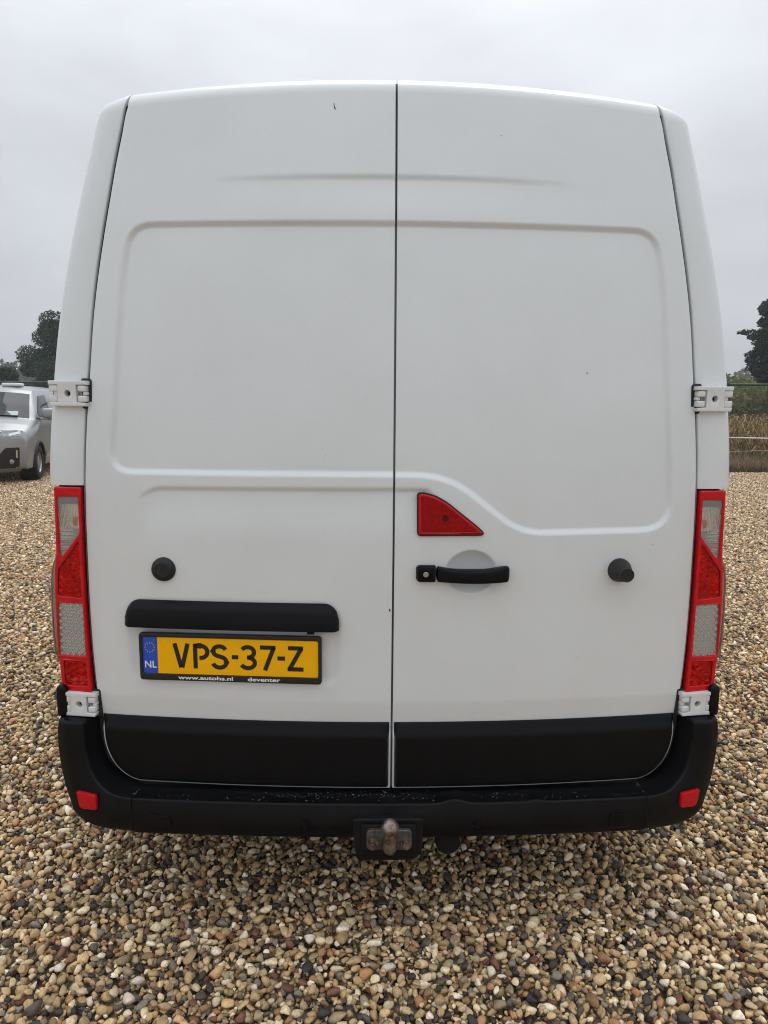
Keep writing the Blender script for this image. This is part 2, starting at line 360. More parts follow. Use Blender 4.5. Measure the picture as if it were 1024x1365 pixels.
def patch_object(name, size, count, rmin, rmax, lowest=None):
    V, F, C = pebble_patch(size, count, rmin, rmax)
    if lowest is not None:                                       # buried stones cannot be seen: drop them
        n = len(V)//len(IV); keep = V.reshape(n, -1, 3)[:, :, 2].max(1) > lowest
        V = V.reshape(n, -1, 3)[keep].reshape(-1, 3); C = C.reshape(n, -1, 3)[keep].reshape(-1, 3); n = keep.sum()
        F = (IF[None]+(np.arange(n)*len(IV))[:, None, None]).reshape(-1, 3)
    me = mesh_data(name, V, F, PEB)
    at = me.color_attributes.new('tint', 'FLOAT_COLOR', 'POINT'); at.data.foreach_set('color', np.concatenate([C, np.ones((len(C), 1))], 1).ravel())
    return bpy.data.objects.new(name, me)
TILE = 0.6
patches = [patch_object('pebble_patch', TILE, 3900, .0048, .0220, -.028) for _ in range(4)]
def gravel_object():
    P = []; idx = []; rot = []
    for x in np.arange(-16, 18.4, TILE*.965):
        for y in np.arange(-5.6, 24, TILE*.965):
            s = np.array([x, y])-FA
            if s@FN > -TILE*.3: continue
            if abs(x) > 4+max(0, (y+2.1))*0.9+3: continue
            P.append((x+rng.uniform(-.004, .004), y+rng.uniform(-.004, .004), rng.uniform(-.003, .003))); idx.append(rng.integers(len(patches))); rot.append(rng.integers(4)*math.pi/2)
    me = bpy.data.meshes.new('gravel'); me.from_pydata(P, [], [])
    a = me.attributes.new('pick', 'INT', 'POINT'); a.data.foreach_set('value', np.array(idx, np.int32))
    a = me.attributes.new('turn', 'FLOAT', 'POINT'); a.data.foreach_set('value', np.array(rot, np.float32))
    o = link(bpy.data.objects.new('gravel', me)); me.materials.append(PEB)
    g = bpy.data.node_groups.new('scatter_gravel', 'GeometryNodeTree')
    g.interface.new_socket('Geometry', in_out='INPUT', socket_type='NodeSocketGeometry'); g.interface.new_socket('Geometry', in_out='OUTPUT', socket_type='NodeSocketGeometry')
    gi, go = g.nodes.new('NodeGroupInput'), g.nodes.new('NodeGroupOutput')
    mp_ = g.nodes.new('GeometryNodeMeshToPoints'); ip = g.nodes.new('GeometryNodeInstanceOnPoints'); gg = g.nodes.new('GeometryNodeGeometryToInstance')
    for ob in reversed(patches):
        oi = g.nodes.new('GeometryNodeObjectInfo'); oi.inputs['Object'].default_value = ob; g.links.new(oi.outputs['Geometry'], gg.inputs[0])
    na = g.nodes.new('GeometryNodeInputNamedAttribute'); na.data_type = 'INT'; na.inputs['Name'].default_value = 'pick'
    nb = g.nodes.new('GeometryNodeInputNamedAttribute'); nb.data_type = 'FLOAT'; nb.inputs['Name'].default_value = 'turn'
    cx = g.nodes.new('ShaderNodeCombineXYZ'); g.links.new(nb.outputs['Attribute'], cx.inputs['Z'])
    ip.inputs['Pick Instance'].default_value = True
    g.links.new(gi.outputs[0], mp_.inputs['Mesh']); g.links.new(mp_.outputs[0], ip.inputs['Points']); g.links.new(gg.outputs[0], ip.inputs['Instance'])
    g.links.new(na.outputs['Attribute'], ip.inputs['Instance Index']); g.links.new(cx.outputs[0], ip.inputs['Rotation'])
    g.links.new(ip.outputs[0], go.inputs[0])
    md = o.modifiers.new('scatter', 'NODES'); md.node_group = g
    return tag(o, 'loose beige and brown pebble gravel covering the whole yard', 'gravel', kind='stuff')
gravel_object()

# ================================================================== the white van
VAN = empty('white_van', 'white panel van seen from behind, twin rear doors, black bumper, yellow number plate', 'van')
def S(x, z): return 0.0776*np.clip(z-1.15, 0, None)**2+0.08*x*x
ZT = lambda x: 2.524-0.062*x*x                                   # roofline over the doors
SEAM = [(2.47, .776), (2.44, .785), (2.37, .798), (2.29, .814), (2.19, .831), (2.11, .845), (1.88, .8795), (1.66, .8995), (1.56, .9095), (1.345, .9235), (1.14, .9275), (.97, .929), (.81, .926), (.703, .920), (.615, .909), (.56, .907)]
OUTER = [(2.47, .866), (2.456, .870), (2.374, .888), (2.267, .911), (2.12, .942), (1.93, .979), (1.80, 1.000), (1.67, 1.016), (1.56, 1.028), (1.48, 1.036), (1.34, 1.044), (1.1, 1.047), (.9, 1.047), (.6, 1.042), (.3, 1.035)]
def xs(z):
    """half width of the door opening"""
    z = np.asarray(z, float); a = cubic(SEAM, z)
    cz, r_x, r_z, zb = .56, .125, .157, .403                     # rounded lower corner
    t = np.clip((cz-z)/r_z, 0, 1); return np.where(z < cz, .907-r_x*(1-np.sqrt(np.clip(1-t*t, 0, 1))), a)
def xo(z): return cubic(OUTER, np.asarray(z, float))

# door skins
REC_L = round_poly([(.2, 2.103), (-.775, 2.099), (-.800, 1.93), (-.846, 1.375), (.2, 1.376)], [0, .105, .02, .075, 0], 10)
REC_R = round_poly([(-.2, 2.103), (.772, 2.101), (.800, 1.93), (.853, 1.209), (.375, 1.203), (.155, 1.374), (-.2, 1.377)], [0, .115, .05, .105, .075, .09, 0], 12)
def ramp_in(d, w):
    """0 outside the line, 1 inside, a straight bevel of width w with eased edges"""
    t = np.clip(-d/w, -.35, 1.35); s = lambda q: np.where(q < -.12, 0, np.where(q < .12, (q+.12)**2/.48, q))
    return np.where(t < .5, s(t), 1-s(1-t))
def door_disp(X, Z, side):
    """inward displacement of the pressed door skin"""
    D = .0105*ramp_in(sdf(REC_L if side < 0 else REC_R, X, Z), .0145)
    # belt: pressed step under the belt line that runs out downwards
    zc = 1.345-.006*np.clip(np.abs(X), 0, 1)
    endf = 1-sstep(np.abs(X), .70, .775) if side < 0 else 1-sstep(X, .075, .14)
    zc = zc-(np.where(np.abs(X) > .68, ((np.abs(X)-.68)/.1)**2*.05, 0) if side < 0 else np.where(X > .1, (X-.1)*.8, 0))
    q = zc-Z; D = D+.0075*endf*sstep(q, -.003, .016)*(1-sstep(q, .014, .17))
    # faint crease above the panel
    q = 2.232-.033*X*X-Z; amp = np.clip(1-(X/.53)**2, 0, 1)**.8
    D = D+.0058*amp*sstep(q, -.004, .017)*(1-sstep(q, .012, .12))
    # the lower edge tucks in under the plate
    q = .69-Z; D = D+.13*np.where(q > 0, q*q/(q+.012), 0)*(1-sstep(q, .09, .12))
    if side < 0:
        pl = round_poly([(-.815, 1.005), (-.15, 1.005), (-.15, .728), (-.815, .728)], .07, 8)
        D = D+.0055*sstep(-sdf(pl, X, Z), 0, .03)
    else:
        e = np.hypot((X-.232)/.076, (Z-1.093)/.066); D = D+.024*np.where(e < 1, np.clip(1-e**2.2, 0, 1)**.8, 0)
    return D
def make_door(side):
    g = .0055; zb = .404
    nu, nv = 200, 560
    u = np.linspace(0, 1, nu); v = np.linspace(0, 1, nv)
    U, Vv = np.meshgrid(u, v); zr0 = 2.455
    Zn = zb+(zr0-zb)*Vv; XM = xs(np.minimum(Zn, 2.47))-g
    X0 = .0052; X = X0+(XM-X0)*U
    Z = zb+(ZT(X)-.055-zb)*Vv
    Y = S(X, Z)+door_disp(side*X, Z, side)
    # roll over the top edge
    rows = [(X, Y, Z)]
    xt, yt, zt = X[-1], Y[-1], Z[-1]; sl = .2; R_ = []
    for ph in np.linspace(0, 1, 11)[1:]:
        a = ph*math.pi/2; R_.append((xt*(1-.004*ph), yt+.055*sl*np.sin(a)+.07*(1-np.cos(a)), zt+.055*np.sin(a)))
    R_.append((xt*.995, yt+.011+.13, zt+.054))
    X = np.vstack([X]+[r[0][None] for r in R_]); Y = np.vstack([Y]+[r[1][None] for r in R_]); Z = np.vstack([Z]+[r[2][None] for r in R_])
    # rolled flanges at the two sides
    def flange(Xc, Yc, Zc, s):
        return [(Xc+s*.0012, Yc+.0006, Zc), (Xc+s*.0022, Yc+.0022, Zc), (Xc+s*.0025, Yc+.005, Zc), (Xc+s*.0025, Yc+.032, Zc)]
    A = flange(X[:, 0], Y[:, 0], Z[:, 0], -1)[::-1]; B = flange(X[:, -1], Y[:, -1], Z[:, -1], 1)
    st = lambda k: np.column_stack([a[k] for a in A]+[[X, Y, Z][k]]+[b[k] for b in B])
    X, Y, Z = st(0), st(1), st(2)
    low = [(X[0], Y[0]+.03, Z[0]-.002), (X[0], Y[0]+.004, Z[0]-.002)]
    X = np.vstack([l[0][None] for l in low]+[X]); Y = np.vstack([l[1][None] for l in low]+[Y]); Z = np.vstack([l[2][None] for l in low]+[Z])
    return grid('door', np.stack([side*X, Y, Z], -1), WHITE, VAN, flip=side < 0)
door_l, door_r = make_door(-1), make_door(1)
door_l['label'] = 'left rear door with the number plate'; door_r['label'] = 'right rear door with handle and brake light'

# black lower door trims
def make_trim(side, door):
    nu, nv = 120, 40; u = np.linspace(0, 1, nu); v = np.linspace(0, 1, nv); U, Vv = np.meshgrid(u, v)
    zb, zt = .4082, .6175; Z = zb+(zt-zb)*Vv; X0 = .0075; xe_ = lambda z: xs(np.maximum(z-.0045, .404))-.0068; X = X0+(xe_(Z)-X0)*U
    q = (zt-Z); face = .006+.019*sstep(q, 0, .045)
    zl_ = np.linspace(zb, zt, 80); xl_ = xe_(zl_); ol_ = [(X0, zb)]+list(zip(xl_, zl_))+[(X0, zt)]; edge = np.clip(-sdf(ol_, X, Z), 0, None)
    face = face*(1-np.clip(1-edge/.010, 0, 1)**2.2*.75)
    Y = S(X, Z)+.009*sstep(.69-Z, .02, .12)-face
    # closed rim going back to the door skin
    Vs = np.stack([side*X, Y, Z], -1)
    ring = lambda A: np.concatenate([A[:1], A, A[-1:]], 0)
    W = ring(Vs); W[0, :, 1] += .02; W[-1, :, 1] += .006
    W = np.concatenate([W[:, :1], W, W[:, -1:]], 1); W[:, 0, 1] += .02; W[:, -1, 1] += .02
    return grid('lower_trim', W, BLACK, door, flip=side < 0, sharp=50)
make_trim(-1, door_l); make_trim(1, door_r)

# body shell: rear pillars, sides, roof
def wheel_cut(y): 
    z = np.full_like(y, .33)
    for yc in (1.02, 4.70):
        d = np.abs(y-yc); z = np.where(d < .43, np.maximum(z, .36+np.sqrt(np.clip(.43**2-d**2, 0, None))), z)
    return z
def cab(y):
    """height factor of the body along its length: cargo box, windscreen, bonnet"""
    return np.interp(y, [0, 3.95, 4.3, 4.9, 5.05, 5.45, 5.55], [1, 1, .96, .55, .50, .40, .30])
def body_shell():
    zr_ = np.sort(np.concatenate([np.linspace(.36, 2.415, 86), [.676, .680, 1.334, 1.338]])); v = (zr_-.36)/(2.415-.36); nv = len(v)
    ys_side = np.concatenate([np.array([.03, .10, .20, .30]), np.linspace(.56, 1.5, 26), np.linspace(1.7, 4.1, 9), np.linspace(4.2, 5.55, 28)])
    nt_ = 22; cols = []
    for side in (-1, 1):
        rows = []
        for vi in v:
            z = .36+(2.415-.36)*vi; lamp = .678 < z < 1.336; zf = max(z, .612); a = float(xs(max(z, .56)))+.003; b = float(xo(z)); y0 = float(S(a, z)); row = []
            row.append((a, y0+.05, z)); row.append((a, y0+.008, z)); row.append((a+.0015, y0+.0045, z)); row.append((a+.004, y0+.003, z))
            for t in np.linspace(0, 1, nt_)[1:]:
                th = t*math.pi/2; e = .52
                px = a+.004+(b-a-.004)*math.sin(th)**e; py = y0+.003+.085*(1-math.cos(th)**e)
                row.append((px, py, z))
            base = row[-1]
            row = [(px if not lamp else min(px, b-.02), py+(.05 if lamp and k_ > 1 else 0), zf+(z-.36)*.0) for k_, (px, py, _) in enumerate(row)]
            for iy, y in enumerate(ys_side):
                y = base[1]+y if iy < 4 else y
                k = float(cab(np.array(y))); zl = float(wheel_cut(np.array(y))); zz = .36+(2.415-.36)*vi*k
                zz = zl+(zz-zl)*vi if zl > .34 else zz
                zz = max(zz, zl+(2.415*k-zl)*vi*.999) if zl > .34 else zz
                w = float(xo(min(zz/max(k, .4), 2.4))) if k < .99 else float(xo(zz)); nose = .0 if y < 4.6 else (y-4.6)**2*.16
                row.append((w-nose, y, zz))
            rows.append(row)
        A = np.array(rows); top = A[-1].copy(); add = []
        nfr = 4+nt_-1
        for ph in np.linspace(0, 1, 10)[1:]:
            an = ph*math.pi/2; r = top.copy()
            w_in = np.clip((top[:, 0]-.79)/.08, 0, 1); kk = cab(top[:, 1])
            zt = np.array([min(float(ZT(p[0]))-.004, 2.482) for p in top])+.012*(1-w_in)
            r[:, 2] = top[:, 2]+(zt-2.415)*kk*math.sin(an)
            r[:, 0] = top[:, 0]-w_in*.075*(1-math.cos(an))-.015*math.sin(an)*w_in
            r[:, 0] -= (1-w_in)*(np.arange(len(top)) < nfr)*(float(xs(2.415))-float(xs(2.466)))*math.sin(an)
            r[:, 1] = top[:, 1]+np.where(np.arange(len(top)) < nfr, .055*.2*math.sin(an)+.075*(1-math.cos(an)), 0)
            add.append(r)
        A = np.concatenate([A, np.array(add)], 0); A[:, :, 0] *= side; cols.append(A)
    mb_v = []; mb_f = []; n0 = 0
    for A, fl in zip(cols, (True, False)):
        mb_v.append(A.reshape(-1, 3)); mb_f.append(gridfaces(A.shape[0], A.shape[1], flip=fl, base=n0)); n0 += A.shape[0]*A.shape[1]
    # roof sheet between the two upper rails
    yr = np.concatenate([[.27, .4], ys_side[6:]]); xr = np.linspace(-.80, .80, 41); RX, RY = np.meshgrid(xr, yr)
    k = cab(RY); RZ = 2.415*k+(ZT(RX)-.012-2.415)*k
    RY2 = RY+np.where(RY < .3, .08*RX*RX, 0)
    mb_v.append(np.stack([RX, RY2, RZ], -1).reshape(-1, 3)); mb_f.append(gridfaces(len(yr), 41, base=n0)); n0 += len(yr)*41
    return mk('body', np.concatenate(mb_v), np.concatenate(mb_f), WHITE, VAN, True, 45)
body_shell()
for s_ in (-1, 1):                                               # black rubbing strips along the flanks
    for y0_, y1_ in ((.20, .54), (1.52, 2.75), (2.78, 4.0)):
        pr_ = [(.485, .0), (.490, .013), (.50, .017), (.62, .017), (.632, .013), (.637, .0)]
        A = np.array([[(s_*(float(xo(z_))+o_*(1 if 0 < k_ < 7 else 0)), y_, z_) for z_, o_ in pr_] for k_, y_ in enumerate(np.linspace(y0_, y1_, 8))])
        grid('side_moulding', A, BLACK, VAN, flip=s_ < 0, sharp=40)
# rubber seals seen in the gaps round the doors
zz = np.linspace(.40, 2.44, 60)
c0 = np.stack([np.full(60, -.02), S(0, zz)+.016, zz], -1); c1 = np.stack([np.full(60, .02), S(0, zz)+.016, zz], -1)
for ph_ in np.linspace(0, 1, 9):
    an_ = ph_*math.pi/2; pz_ = 2.469+.050*math.sin(an_); py_ = float(S(0, 2.469))+.014+.012*math.sin(an_)+.07*(1-math.cos(an_))
    c0 = np.vstack([c0, [(-.02, py_, pz_)]]); c1 = np.vstack([c1, [(.02, py_, pz_)]])
mk('centre_seal', np.stack([c0, c1], 1), gridfaces(69, 2), pmat('grey_seal', (.10, .10, .10), .7), VAN)
for s_ in (-1, 1):
    xx = xs(zz); a0 = np.stack([s_*(xx-.03), S(xx, zz)+.020, zz], -1); a1 = np.stack([s_*(xx+.02), S(xx, zz)+.020, zz], -1)
    mk('door_seal', np.stack([a0, a1], 1), gridfaces(60, 2, flip=s_ < 0), SEAL, VAN)
# underbody
ub = MB(); ub.box((0, 2.85, .38), (1.80, 5.1, .18), .03)
ub.tube([(-.6, 1.02, .34), (.6, 1.02, .34)], .05, 12); ub.build('underbody', DARK, VAN)
def van_wheel(x, y, parent, r=.345, w=.22):
    s = 1 if x > 0 else -1; t = MB()
    t.lathe([(r*.60, s*-w*.4), (r*.62, s*-w/2), (r*.93, s*-w/2), (r, s*-w*.38), (r, s*w*.38), (r*.93, s*w/2), (r*.66, s*w/2), (r*.60, s*w*.42)], 40, 'x', (x, y, r-.004))
    ty = t.build('wheel', TYRE, parent); k = MB()
    k.lathe([(r*.64, s*w*.46), (r*.60, s*w*.30), (r*.45, s*w*.26), (r*.30, s*w*.34), (r*.16, s*w*.40), (.001, s*w*.42)], 40, 'x', (x, y, r-.004))
    k.build('rim', RIM, ty)
    return ty
for wx in (-.88, .88):
    for wy in (1.02, 4.70): van_wheel(wx, wy, VAN)

# ------------------------------------------------------------------ bumper
def catmull(P, n):
    P = np.asarray(P, float); m = len(P); o = []
    d = np.linalg.norm(np.diff(P, axis=0), axis=1); cum = np.concatenate([[0], np.cumsum(d)])
    for t in np.linspace(0, m-1, n):
        i = min(int(t), m-2); f = t-i; p0, p1, p2, p3 = P[max(i-1, 0)], P[i], P[i+1], P[min(i+2, m-1)]
        o.append(.5*(2*p1+(p2-p0)*f+(2*p0-5*p1+4*p2-p3)*f*f+(3*p1-p0-3*p2+p3)*f**3))
    return np.array(o)
# stations: inner edge at the door, fold line, outer edge of the face
STA = [((.916, .105, .604), (.947, .020, .604), (1.026, .024, .606)),
       ((.914, .105, .585), (.946, .016, .580), (1.030, .022, .575)),
       ((.910, .103, .530), (.943, .012, .525), (1.029, .021, .510)),
       ((.893, .100, .462), (.926, .003, .462), (1.018, .017, .425)),
       ((.866, .095, .428), (.897, -.010, .424), (1.000, .010, .362)),
       ((.832, .090, .408), (.862, -.026, .405), (.978, .000, .316)),
       ((.806, .085, .396), (.825, -.038, .400), (.905, -.026, .291)),
       ((.789, .083, .392), (.789, -.046, .399), (.789, -.052, .2905))]
def section(I, Rr, O, under=.14, sweep=0.0):
    I, Rr, O = (np.array(q, float) for q in (I, Rr, O)); P = []
    top_n = Rr-I; fc = O-Rr; L_f = np.linalg.norm(fc); L_t = np.linalg.norm(top_n)
    P += [I, I+top_n*.5, Rr-top_n/L_t*.012, Rr-top_n/L_t*.005+fc/L_f*.0008, Rr+fc/L_f*.003, Rr+fc/L_f*.008]
    b = np.array([0, -.006, 0])
    for t in (.2, .4, .6, .8): P.append(Rr+fc*t+b*4*t*(1-t))
    P += [O-fc/L_f*.016, O-fc/L_f*.005+np.array([0, .002, 0])]
    od = fc/L_f; P += [O+np.array([0, .008, 0])+od*.001, O+np.array([0, .025, 0])+od*.004, O+np.array([0, under, 0])+od*.008, O+np.array([0, under+.12+sweep, 0])+od*.008]
    return np.array(P)
BUMPER = None
def bumper():
    sec = np.array([section(*s, sweep=.35*max(0, 1-k/5)) for k, s in enumerate(STA)])
    n = 60; dense = np.stack([catmull(sec[:, j], n) for j in range(sec.shape[1])], 1)
    # the ledge that closes the top of the corner
    cap = np.repeat(dense[:1], 3, 0); cap[0, :, 1] = np.maximum(cap[0, :, 1], .14); cap[0, :, 2] += .013; cap[0, :, 0] = np.clip(cap[0, :, 0], .92, 1.02)
    cap[1, :, 1] += .012; cap[1, :, 2] += .0095; cap[2, :, 1] += .003; cap[2, :, 2] += .006
    dense = np.concatenate([cap, dense], 0)
    parts = []
    # centre piece
    xs_ = np.linspace(-.785, .785, 150); rows = []
    for x in xs_:
        bp = .012*math.exp(-((x-.19)/.035)**2)+.005*math.exp(-((x-.44)/.02)**2)
        lw = .0
        I = (x, .083-.045*(1-(x/.789)**2), .390); Rr = (x, -.082+.058*x*x+bp*.3, .399+bp); O = (x, -.099+.0755*x*x, .2965-.0095*(x/.789)**2)
        rows.append(section(I, Rr, O))
    ctr = grid('bumper', np.array(rows), BLACK_WET, VAN, flip=False)
    for s_ in (-1, 1):
        D = dense.copy(); D[:, :, 0] *= s_
        c = grid('bumper_corner', D, BLACK_WET, ctr, flip=s_ < 0)
    return ctr
BUMPER = bumper()
BUMPER['label'] = 'black plastic rear bumper with step'
for s_ in (-1, 1):                                               # upper tips of the bumper behind the lower hinges
    t_ = MB(); t_.box((s_*1.024, .112, .664), (.034, .12, .10), .012, 4); t_.build('bumper_tip', BLACK, BUMPER)
    # seams' dark backing
    t_ = MB(); t_.box((s_*.787, .032, .340), (.014, .136, .092), .0); t_.build('bumper_joint', SEAL, BUMPER)
    # reflectors
    pl = round_poly([(-.036, .027), (.034, .025), (.036, -.022), (-.026, -.028)] if s_ < 0 else [(-.034, .025), (.036, .027), (.026, -.028), (-.036, -.022)], [.006, .008, .006, .016] if s_ < 0 else [.008, .006, .016, .006], 5)
    v_, f_ = poly_plate(pl, depth=.012, bev=.002)
    v_ = v_@np.array([[math.cos(s_*.32), math.sin(s_*.32), 0], [-math.sin(s_*.32), math.cos(s_*.32), 0], [0, 0, 1]])
    mk('reflector', v_+np.array([s_*.933, -.0165, .374]), f_, RED_REFL, BUMPER, sharp=30)
    # covers of the towing eyes and the parking sensors
    cv = round_poly([(-.034, .022), (.034, .022), (.034, -.022), (-.034, -.022)], .012, 5)
    v_, f_ = poly_plate(cv, depth=.006, bev=.001); v_ = v_+np.array([s_*.70, 0, .332]); v_[:, 1] += -.0995+.0755*v_[:, 0]**2-.0025
    mk('towing_eye_cover', v_, f_, BLACK_WET, BUMPER, sharp=30)
    q = MB(); q.lathe([(.0165, .008), (.0165, -.002), (.014, -.003), (.0125, .0005), (.0115, .0005), (.0105, -.002), (.004, -.0035), (.0005, -.0035)], 28, 'y', (s_*.259, -.0985, .335)); q.build('parking_sensor', BLACK, BUMPER)
# water drops on the step
dv, df = ico(1); VV = []; FF = []; n0 = 0
for _ in range(520):
    x = rng.uniform(-.83, .83); t = rng.beta(1.6, 1.3)
    y0, y1 = -.074+.058*x*x, .03; y = y0+(y1-y0)*t; r = rng.uniform(.0010, .0026)*(1.4 if rng.random() < .12 else 1)
    z = .399-(.009)*t*(1 if abs(x) < .78 else .6)-.0002
    VV.append(dv*np.array([r*rng.uniform(.9, 1.5), r, r*.6])+np.array([x, y, z])); FF.append(df+n0); n0 += len(dv)
DROP = pmat('water_drop', (.10, .105, .115), .03, spec=.8); 
wd = mk('water_drops', np.concatenate(VV), np.concatenate(FF), DROP, BUMPER); wd['kind'] = 'stuff'

# ------------------------------------------------------------------ tow bar
tb = poly_plate(round_poly([(-.107, .066), (.107, .066), (.098, -.05), (.075, -.068), (-.075, -.068), (-.098, -.05)], .012, 4), depth=.05, bev=.004)
TOW = mk('tow_bar', tb[0]+np.array([-.011, -.088, .302]), tb[1], TOWBLACK, VAN, sharp=35)
q = MB(); q.box((-.011, -.121, .308), (.165, .012, .098), .004); q.build('bracket_plate', TOWBLACK, TOW)
fl = poly_plate(round_poly([(-.067, .034), (.067, .034), (.067, -.030), (-.067, -.030)], .016, 5), depth=.016, bev=.003)
mk('flange', fl[0]+np.array([-.009, -.134, .3165]), fl[1], RUST2, TOW, sharp=35)
q = MB(); th = np.linspace(-math.pi/2, math.pi/2*.74, 18)
q.lathe([(max(.0005, .0252*math.cos(a)), .0252*math.sin(a)) for a in th[::-1]][::-1]+[], 36, 'z', (-.008, -.180, .384)); 
q.lathe([(.0005, .0252), (.0088, .0236), (.0100, .0228)], 24, 'z', (-.008, -.180, .384)); q.build('tow_ball', RUST, TOW)
q = MB(); q.tube([(-.008, -.180, .370), (-.008, -.180, .350), (-.008, -.178, .330), (-.008, -.169, .312), (-.008, -.150, .302), (-.008, -.125, .300)], [.0135, .0155, .0185, .020, .021, .022], 20); q.build('ball_neck', RUST, TOW)
for bx in (-.058, .041):
    q = MB(); q.lathe([(.0005, -.016), (.011, -.016), (.0115, -.013), (.0115, .0), (.017, .0), (.017, .004)], 6, 'y', (bx, -.146, .312))
    q.lathe([(.0005, -.024), (.0065, -.024), (.0065, -.01)], 14, 'y', (bx, -.146, .312)); q.build('bolt', RUST, TOW, sharp=25)
q = MB(); q.lathe([(.001, -.03), (.034, -.03), (.038, -.024), (.038, .03), (.03, .04)], 24, 'y', (.175, -.03, .252)); q.box((.175, -.055, .292), (.05, .02, .012), .003); q.box((.175, .02, .30), (.04, .03, .09), .004)
q.build('trailer_socket', TOWBLACK, VAN)

# ------------------------------------------------------------------ door furniture
def lathe_y(name, prof, c, mat, parent, n=40):
    return MB().lathe(prof, n, 'y', c).build(name, mat, parent, sharp=30)
yk = float(S(.686, 1.09))
kn = lathe_y('door_stop', [(.0365, .004), (.0365, -.004), (.035, -.009), (.030, -.014), (.0245, -.017), (.0215, -.0185), (.0205, -.0165), (.006, -.0165), (.005, -.0145), (.0005, -.0145)], (-.687, yk, 1.091), RUBBER, door_l)
kn['label'] = 'short black rubber door stop'
kn = lathe_y('door_stop', [(.0365, .004), (.0365, -.005), (.0345, -.013), (.0305, -.026), (.0265, -.042), (.0225, -.055), (.0205, -.060), (.0215, -.063), (.0215, -.069), (.0195, -.0715), (.0175, -.0695), (.005, -.0695), (.004, -.067), (.0005, -.067)], (.688, yk, 1.093), RUBBER, door_r)
kn['label'] = 'long cone shaped black rubber door stop'

# strip over the number plate
def garnish():
    xa, xb, nu = -.811, -.161, 90; prof = []   # profile: (height factor, outward)
    rows = []
    for x in np.linspace(xa, xb, nu):
        e = min(x-xa, xb-x); c = 1-math.sqrt(max(0, 1-max(0, (.045-e)/.045)**2)); zt = .9955-.052*c; zb = .9165
        y0 = float(S(x, .95))+.004; o = .040*(1-.45*max(0, (.02-e)/.02)**2)
        h = zt-zb
        rows.append([(x, y0+.004, zt), (x, y0-.006, zt-.001), (x, y0-.013, zt-.004), (x, y0-.019, zt-.010*h/.079), (x, y0-o*.72, zt-.020*h/.079), (x, y0-o*.80, zt-.027*h/.079),
                     (x, y0-o*.92, zb+h*.3), (x, y0-o, zb+.006), (x, y0-o*.99, zb+.0015), (x, y0-o*.93, zb), (x, y0+.004, zb+.004)])
    A = np.array(rows); e0 = A[:1].copy(); e1 = A[-1:].copy(); e0[:, :, 1] = A[0, 0, 1]+.002; e1[:, :, 1] = A[-1, 0, 1]+.002
    return grid('plate_light_strip', np.concatenate([e0, A, e1]), BLACK, door_l, flip=True, sharp=50)
garnish()
q = MB(); q.box((-.245, -.012, .9095), (.022, .012, .008), .002); q.build('plate_strip_clip', BLACK, door_l)

# handle on the right door
yh = float(S(.2, 1.09))
def bar(x0, x1, z0f, z1f, outf, n=46, ta=.012, tb=.012, m=24):
    rows = []
    for x in np.linspace(x0, x1, n):
        k = min(math.sqrt(max(0.0, 1-max(0, (ta-(x-x0))/ta)**2)), math.sqrt(max(0.0, 1-max(0, (tb-(x1-x))/tb)**2))); k = max(k, .05)
        z0, z1 = z0f(x), z1f(x); zc, h = (z0+z1)/2, (z1-z0)/2*(.55+.45*k); o = outf(x)*(.3+.7*k); row = []
        for a in np.linspace(0, 2*np.pi, m, endpoint=False):
            ca, sa = math.cos(a), math.sin(a); p = .42
            row.append((x, yh+.004-o/2-.5*o*np.sign(ca)*abs(ca)**p, zc+h*np.sign(sa)*abs(sa)**p))
        rows.append(row)
    return np.array(rows)
A = bar(.127, .346, lambda x: 1.067-.003*math.sin((x-.127)/.219*math.pi), lambda x: 1.1145-.010*math.exp(-((x-.225)/.085)**4), lambda x: 0.026+.016*max(0, math.sin((x-.127)/.219*math.pi))**.8, ta=.0022)
n_, m_ = A.shape[:2]
mk('door_handle', A.reshape(-1, 3), gridfaces(n_, m_, True).tolist()+[list(range(m_)), list(range((n_-1)*m_, n_*m_))], BLACK, door_r, sharp=50)
A = bar(.067, .1255, lambda x: 1.0665, lambda x: 1.1155, lambda x: .028, tb=.0022)
n_, m_ = A.shape[:2]
mk('lock_cover', A.reshape(-1, 3), gridfaces(n_, m_, True).tolist()+[list(range(m_)), list(range((n_-1)*m_, n_*m_))], BLACK, door_r, sharp=50)
lathe_y('lock_cylinder', [(.0165, .0), (.0165, -.0035), (.014, -.0045), (.0125, -.002), (.0085, -.002), (.0082, -.005), (.0005, -.005)], (.095, yh-.0235, 1.0915), BLACK, door_r)
lathe_y('key_slot', [(.0080, -.0), (.0080, -.0065), (.0072, -.0072), (.0035, -.0072), (.0033, -.0055), (.0005, -.0055)], (.095, yh-.0235, 1.0915), STEEL, door_r)

# third brake light
BL = [(.0665, 1.331), (.088, 1.3325), (.124, 1.3225), (.158, 1.303), (.202, 1.268), (.246, 1.233), (.2665, 1.2145), (.2655, 1.206), (.255, 1.2035), (.0685, 1.2025)]
def shrink(poly, d):
    P = np.asarray(poly, float); c = P.mean(0); o = []
    k = len(P); area = sum(P[i-1][0]*P[i][1]-P[i][0]*P[i-1][1] for i in range(k)); sg = 1 if area > 0 else -1
    for i in range(k):
        a, b, e = P[i-1], P[i], P[(i+1) % k]; n1 = np.array([-(b-a)[1], (b-a)[0]]); n2 = np.array([-(e-b)[1], (e-b)[0]])
        n1 /= np.linalg.norm(n1)+1e-9; n2 /= np.linalg.norm(n2)+1e-9; m = n1+n2; m /= max(np.linalg.norm(m), .3); s = 1/max(.45, float(m@n1)); o.append((b+sg*m*d*s).tolist())
    return o
def on_rear(v, off): v = v.copy(); v[:, 1] += S(v[:, 0], v[:, 2])+off; return v
